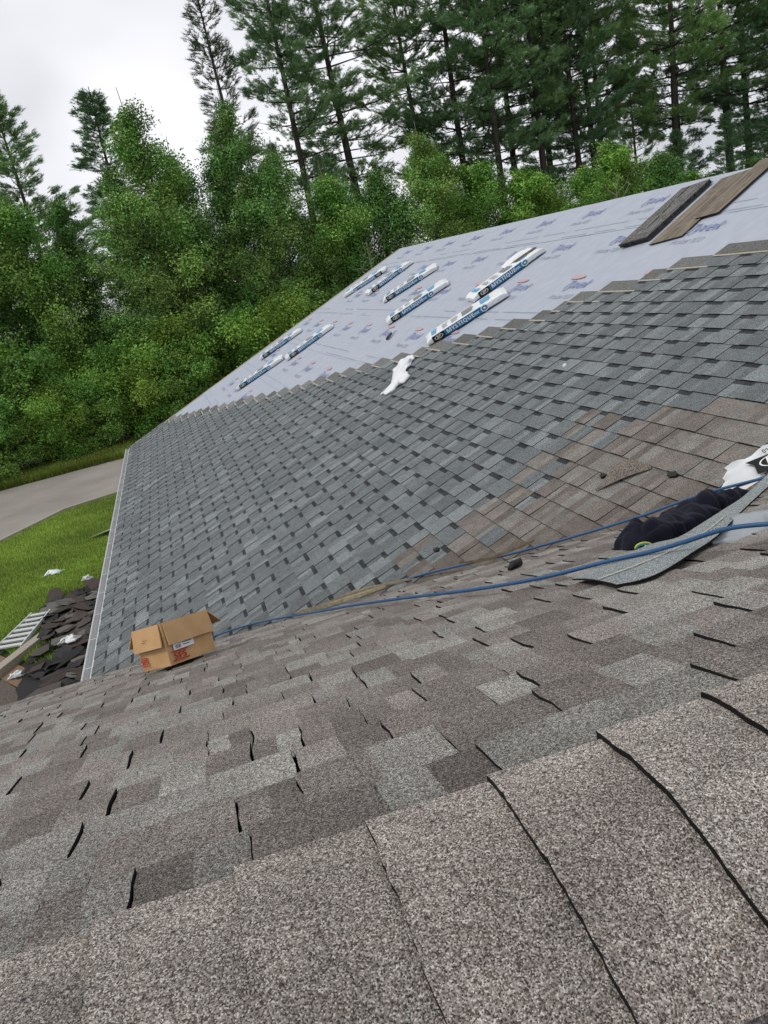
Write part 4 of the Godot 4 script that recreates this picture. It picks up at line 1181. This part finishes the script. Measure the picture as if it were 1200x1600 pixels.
	# torn valley strips between the hoses
	var vs := [[Vector3(0.30, 3.43, -4.42), Vector3(0.52, 3.56, -4.1), Vector3(0.78, 3.675, -3.85), 0.022, lin(0.42, 0.36, 0.24), "pale tan torn strip along the valley between the two hoses, lowest of three"], [Vector3(0.5, 3.53, -4.2), Vector3(0.68, 3.62, -4.02), Vector3(0.93, 3.70, -3.78), 0.016, lin(0.34, 0.29, 0.2), "tan torn strip in the valley under the farther hose, middle of three"], [Vector3(1.12, 3.83, -3.5), Vector3(1.24, 3.87, -3.36), Vector3(1.42, 3.95, -3.22), 0.013, lin(0.2, 0.16, 0.11), "darker brown torn strip beside the farther hose, highest of three"]]
	for e in vs:
		var path := spline([e[0], e[1], e[2]], 8)
		var l2 := []; var h2 := []
		for i in path.size():
			var t: float = i / float(path.size() - 1)
			var w: float = e[3] * (0.4 + sin(PI * t)) * (1.0 + 0.4 * nz.get_noise_1d(i * 90.0 + e[3] * 9000.0))
			l2.append(path[i] + Vector3(0.5, 0.0, 0.8) * w + Vector3(0, 0.018 + 0.01 * nz.get_noise_1d(i * 50.0), 0)); h2.append(path[i] - Vector3(0.5, 0.0, 0.8) * w + Vector3(0, 0.024, 0))
		var o := thing("valley_strip", e[5], "torn strip", Vector3.ZERO, "torn strips in the valley")
		bent(l2, h2, 0.003, tri_mat(blotch(90, 0.04, e[4].darkened(0.45), e[4], 128), 5.0), o, "strip")
	b = MB.new()
	b.tube([FP(1.05, 2.66, 0.012), FP(1.08, 2.68, 0.022), FP(1.12, 2.72, 0.018), FP(1.15, 2.76, 0.03)], [0.006, 0.018, 0.02, 0.006], 6)
	tag(put("tar_lump", b.mesh(), M_.black), "small black lump of debris on the brown roof between the hoses", "debris")
	# offcut behind the box
	var oc := thing("shingle_offcut", "grey shingle offcut lying behind the cardboard box", "shingle strip")
	var l3 := []; var h3 := []
	for i in 9:
		var t := i / 8.0
		l3.append(Vector3(lerpf(-0.28, 0.02, t), lerpf(3.2, 3.385, t) + 0.012 * sin(PI * t), lerpf(-4.62, -4.44, t)))
		h3.append(l3[i] + Vector3(0.02, 0.008, -0.13 * (1.0 - 0.8 * t)))
	bent(l3, h3, 0.005, M_.grey, oc, "sheet", Color(0.4, 0.42, 0.43))

func cardboard_box() -> void:
	# a yawed box standing square to the brown roof; x, z along the roof, y out of it
	var t0 := 3.12
	var k := 0.3255 + 0.0208 * t0
	var up := Vector3(0, 1, -k).normalized(); var fw := Vector3(0, -k, -1).normalized()
	var o := thing("cardboard_box", "brown cardboard box with open flaps and red printed letters", "box", FP(-0.345, t0, 0.016))
	o.basis = Basis(Vector3.RIGHT, up, -fw)
	var yaw := deg_to_rad(41)
	var r := Vector3(cos(yaw), 0, -sin(yaw)); var l := Vector3(-sin(yaw), 0, -cos(yaw))
	var A := 0.25; var B := 0.205; var h := 0.185; var th := 0.005
	var panel := func(p: Vector3, ax: Vector3, w: float, hh: float, n: Vector3, called: String, upv := Vector3.UP) -> Node3D:
		var b := MB.new()
		var rows := []
		for j in 7:
			var rw := []
			for i in 9:
				var q := p + ax * w * i / 8.0 + upv * hh * j / 6.0
				q += n * 0.004 * nz.get_noise_3dv(q * 160.0)
				rw.append(q)
			rows.append(rw)
		b.grid(rows, n)
		var back := []
		for rr in rows:
			var br := []
			for q in rr: br.append(q - n * th)
			back.append(br)
		b.grid(back, -n)
		for e in [0, 6]:
			for i in 8: b.quad(rows[e][i], rows[e][i + 1], back[e][i + 1], back[e][i], upv * (1.0 if e else -1.0))
		for e in [0, 8]:
			for j in 6: b.quad(rows[j][e], rows[j + 1][e], back[j + 1][e], back[j][e], ax * (1.0 if e else -1.0))
		return put(called, b.mesh(), M_.card, o)
	var nr := r.cross(Vector3.UP) * -1.0
	if nr.z < 0: nr = -nr
	var nl := l.cross(Vector3.UP)
	if nl.z < 0: nl = -nl
	var c := Vector3.ZERO
	panel.call(c, r, A, h, nr, "side")
	panel.call(c, l, B, h, nl, "side")
	panel.call(c + l * B, r, A, h, -nr, "side")
	panel.call(c + r * A, l, B, h, -nl, "side")
	var bt := MB.new()
	bt.quad(c + Vector3(0, 0.004, 0), c + r * A + Vector3(0, 0.004, 0), c + r * A + l * B + Vector3(0, 0.004, 0), c + l * B + Vector3(0, 0.004, 0), Vector3.UP)
	put("bottom", bt.mesh(), M_.card, o)
	# flaps hang outwards from the top edges
	var tp := c + Vector3(0, h + 0.001, 0)
	var dn := func(n: Vector3, a: float) -> Vector3: return (n * sin(a) - Vector3.UP * cos(a)).normalized()
	panel.call(tp + nr * 0.006 + r * 0.008, r, A - 0.004, 0.1, nr, "flap", dn.call(nr, 0.1))
	panel.call(tp + nl * 0.006 + l * 0.008, l, B - 0.004, 0.1, nl, "flap", dn.call(nl, 0.13))
	panel.call(tp + l * B - nr * 0.006, r, A, 0.1, -nr, "flap", dn.call(-nr, 0.7))
	panel.call(tp + r * A - nl * 0.006, l, B, 0.1, -nl, "flap", dn.call(-nl, 0.8))
	var redm := mat(lin(0.42, 0.035, 0.025), 0.8)
	var fr := Basis(r, Vector3.UP, nr); var fl := Basis(-l, Vector3.UP, nl)
	text("SFS", 0.028, redm, o, Transform3D(fr * Basis.from_scale(Vector3(1.15, 1, 1)), c + r * 0.058 + Vector3(0, 0.034, 0) + nr * 0.0055))
	text("SFS", 0.026, redm, o, Transform3D(fl, c + l * (B - 0.035) + Vector3(0, 0.04, 0) + nl * 0.0055))
	var b := MB.new()
	var bar := func(m: MB, f: Basis, p: Vector3, w: float, hh: float) -> void: m.quad(p - f.x * w, p + f.x * w, p + f.x * w + f.y * hh, p - f.x * w + f.y * hh, f.z)
	for y in [0.013, 0.052]:
		bar.call(b, fr, c + r * 0.058 + Vector3(0, y, 0) + nr * 0.0058, 0.045, 0.005)
	for y in [0.02, 0.056]:
		bar.call(b, fl, c + l * (B - 0.035) + Vector3(0, y, 0) + nl * 0.0058, 0.025, 0.004)
	put("red_bar", b.mesh(), redm, o)
	b = MB.new()
	bar.call(b, fr, c + r * 0.085 + Vector3(0, 0.058, 0) + nr * 0.0062, 0.055, 0.05)
	put("white_label", b.mesh(), M_.film, o)
	b = MB.new()
	for i in 5: bar.call(b, fr, c + r * (0.042 + 0.0065 * i) + Vector3(0, 0.063, 0) + nr * 0.0068, 0.0012 + 0.0008 * (i % 2), 0.016)
	bar.call(b, fr, c + r * 0.055 + Vector3(0, 0.086, 0) + nr * 0.0068, 0.022, 0.004); bar.call(b, fr, c + r * 0.105 + Vector3(0, 0.08, 0) + nr * 0.0068, 0.025, 0.003); bar.call(b, fr, c + r * 0.1 + Vector3(0, 0.07, 0) + nr * 0.0068, 0.018, 0.003)
	put("label_print", b.mesh(), M_.black, o)
	b = MB.new()
	for i in 4: bar.call(b, Basis(fl.x, dn.call(nl, 0.13) * -1.0, nl), tp + l * (0.105 + 0.012 * (i % 2) + 0.016 * (i / 2)) + dn.call(nl, 0.13) * (0.055 + 0.008 * (i % 2)) + nl * 0.012, 0.004, 0.003)
	put("ink_mark", b.mesh(), M_.black, o)

# ---------- the yard below
func yard_items() -> void:
	# heap of torn off shingles on black felt
	var rows := []
	for j in 22:
		var r := []
		for i in 14:
			var x := lerpf(-3.75, -0.95, i / 13.0) + 0.15 * nz.get_noise_1d(j * 60.0); var z := lerpf(-16.9, -11.2, j / 21.0)
			var edge := minf(minf(i, 13 - i) / 3.0, minf(j, 21 - j) / 4.0)
			r.append(Vector3(x, 0.035 + 0.1 * minf(1.0, edge) * (0.7 + 0.6 * nz.get_noise_2d(x * 40.0, z * 40.0)), z))
		rows.append(r)
	var b := MB.new(); b.grid(rows, Vector3.UP)
	tag(put("felt_sheet", b.mesh(), mat(lin(0.02, 0.02, 0.022), 0.85)), "rumpled black roofing felt spread on the grass below the eave", "roofing felt")
	var shapes := []
	for k in 7:
		b = MB.new()
		var n := 7
		var ring := []
		var wx := 0.16 + 0.04 * (k % 3); var wz := 0.1 + 0.03 * (k % 2)
		for i in n:
			var a := TAU * (i + rng.randf_range(-0.3, 0.3)) / n
			ring.append(Vector3(clampf(cos(a) * 1.3, -1, 1) * wx * rng.randf_range(0.8, 1.15), rng.randf_range(-0.02, 0.03), clampf(sin(a) * 1.3, -1, 1) * wz * rng.randf_range(0.8, 1.15)))
		var tone: Color = [Color(0.05, 0.041, 0.038), Color(0.075, 0.07, 0.066), Color(0.022, 0.02, 0.02), Color(0.07, 0.058, 0.051), Color(0.12, 0.115, 0.112), Color(0.055, 0.046, 0.041), Color(0.035, 0.035, 0.037)][k]
		for i in n:
			b.tri(Vector3(0, 0.015, 0), ring[i], ring[(i + 1) % n], Vector3.UP, tone)
			b.tri(Vector3(0, 0.009, 0), ring[i] - Vector3(0, 0.006, 0), ring[(i + 1) % n] - Vector3(0, 0.006, 0), Vector3.DOWN, Color(0.03, 0.03, 0.03))
			b.quad(ring[i], ring[(i + 1) % n], ring[(i + 1) % n] - Vector3(0, 0.006, 0), ring[i] - Vector3(0, 0.006, 0), ring[i], Color(0.03, 0.03, 0.03))
		shapes.append(b.mesh())
	var sm := mat(Color.WHITE, 0.95, true)
	for i in 240:
		var z := rng.randf_range(-16.7, -11.4); var x := lerpf(-3.65, -1.3, pow(rng.randf(), 0.9))
		if z > -12.6 and x < -3.2: x += 0.7
		var e := minf(minf((x + 3.9) / 0.6, 1.0), minf((z + 17.1) / 1.0, 1.0))
		var o := put("torn_shingle", shapes[rng.randi() % 7], sm)
		o.transform = Transform3D(Basis.from_euler(Vector3(rng.randfn(0, 0.11), rng.randf() * TAU, rng.randfn(0, 0.11))).scaled(Vector3.ONE * rng.randf_range(0.9, 1.6)), Vector3(x, 0.07 + 0.09 * maxf(0.0, e) + rng.randf() * 0.06, z))
		tag(o, "torn dark shingle in the heap beside the eave", "torn shingle", "torn shingles in the heap below the eave")
	# step ladder lying on the lawn
	var ld := thing("step_ladder", "aluminium step ladder lying on the grass beside the shingle heap", "ladder", Vector3(-4.2, 0.12, -14.25))
	var ax := Vector3(0.42, 0.05, -1.25).normalized(); var wd := Vector3(0.94, 0.0, 0.34).normalized()
	wd = (wd - ax * wd.dot(ax)).normalized()
	var nn := ax.cross(wd).normalized(); if nn.y < 0: nn = -nn
	var lb := Basis(wd, nn, ax)
	for s in [-1.0, 1.0]:
		var p: Vector3 = wd * s * 0.27
		b = MB.new()
		b.box((p + p * 0.72 + ax * 1.4) * 0.5, Vector3(0.028, 0.07, 1.42), Basis(lb.x, lb.y, (ax * 1.4 + p * -0.28).normalized()))
		put("rail", b.mesh(), M_.alu, ld)
		b = MB.new()
		b.box((p * 1.05 + p * 0.75 + ax * 1.45) * 0.5 - nn * 0.17 + ax * 0.02, Vector3(0.022, 0.045, 1.4), Basis(lb.x, lb.y, (ax * 1.5 + nn * 0.28).normalized()))
		put("rear_leg", b.mesh(), M_.alu, ld)
	for i in 7:
		b = MB.new()
		var t := 0.1 + 0.2 * i
		b.box(ax * t + nn * 0.01, Vector3(0.52 - 0.085 * t, 0.028, 0.095), lb)
		put("step", b.mesh(), M_.alu, ld)
	# loose white scraps and a metal offcut
	for e in [[Vector3(-3.88, 0.07, -18.35), 0.24, "white plastic scrap alone on the lawn above the ladder"], [Vector3(-2.98, 0.24, -13.45), 0.2, "white plastic scrap on top of the shingle heap"], [Vector3(-3.86, 0.05, -13.05), 0.15, "white plastic scrap on the driveway below the kerb stone"], [Vector3(-4.5, 0.08, -14.72), 0.17, "white plastic scrap at the foot of the ladder"], [Vector3(-3.0, 0.1, -17.1), 0.13, "small pale strip at the far end of the shingle heap"]]:
		var o := thing("plastic_scrap", e[2], "plastic scrap", e[0], "white scraps in the yard")
		var w: float = e[1]
		put("film", lump([Vector3(-w, 0, 0.1 * w), Vector3(-0.3 * w, 0.02, -0.2 * w), Vector3(0.3 * w, 0.02, 0.1 * w), Vector3(w, 0.0, -0.35 * w)], [0.01, w * 0.25, w * 0.4, 0.012], [0.01, 0.05, 0.06, 0.01], 0.3, 0.8, w * 50.0), M_.film, o)
	b = MB.new()
	b.tri(Vector3(-0.45, 0.05, 0), Vector3(0.35, 0.1, -0.3), Vector3(0.4, 0.22, 0.28), Vector3.UP); b.tri(Vector3(-0.45, 0.04, 0), Vector3(0.35, 0.09, -0.3), Vector3(0.4, 0.21, 0.28), Vector3.DOWN)
	var mo := put("metal_offcut", b.mesh(), M_.alu); mo.position = Vector3(-2.85, 0.03, -20.6)
	tag(mo, "pointed grey metal offcut on the lawn beside the gutter", "metal offcut")
	b = MB.new()
	b.box(Vector3.ZERO, Vector3(0.2, 0.14, 1.7), Basis(Vector3.UP, -0.53))
	var ks := put("kerb_stone", b.mesh(), M_.conc); ks.position = Vector3(-3.95, 0.07, -13.9)
	tag(ks, "pale concrete kerb stone between the driveway and the ladder", "kerb stone")
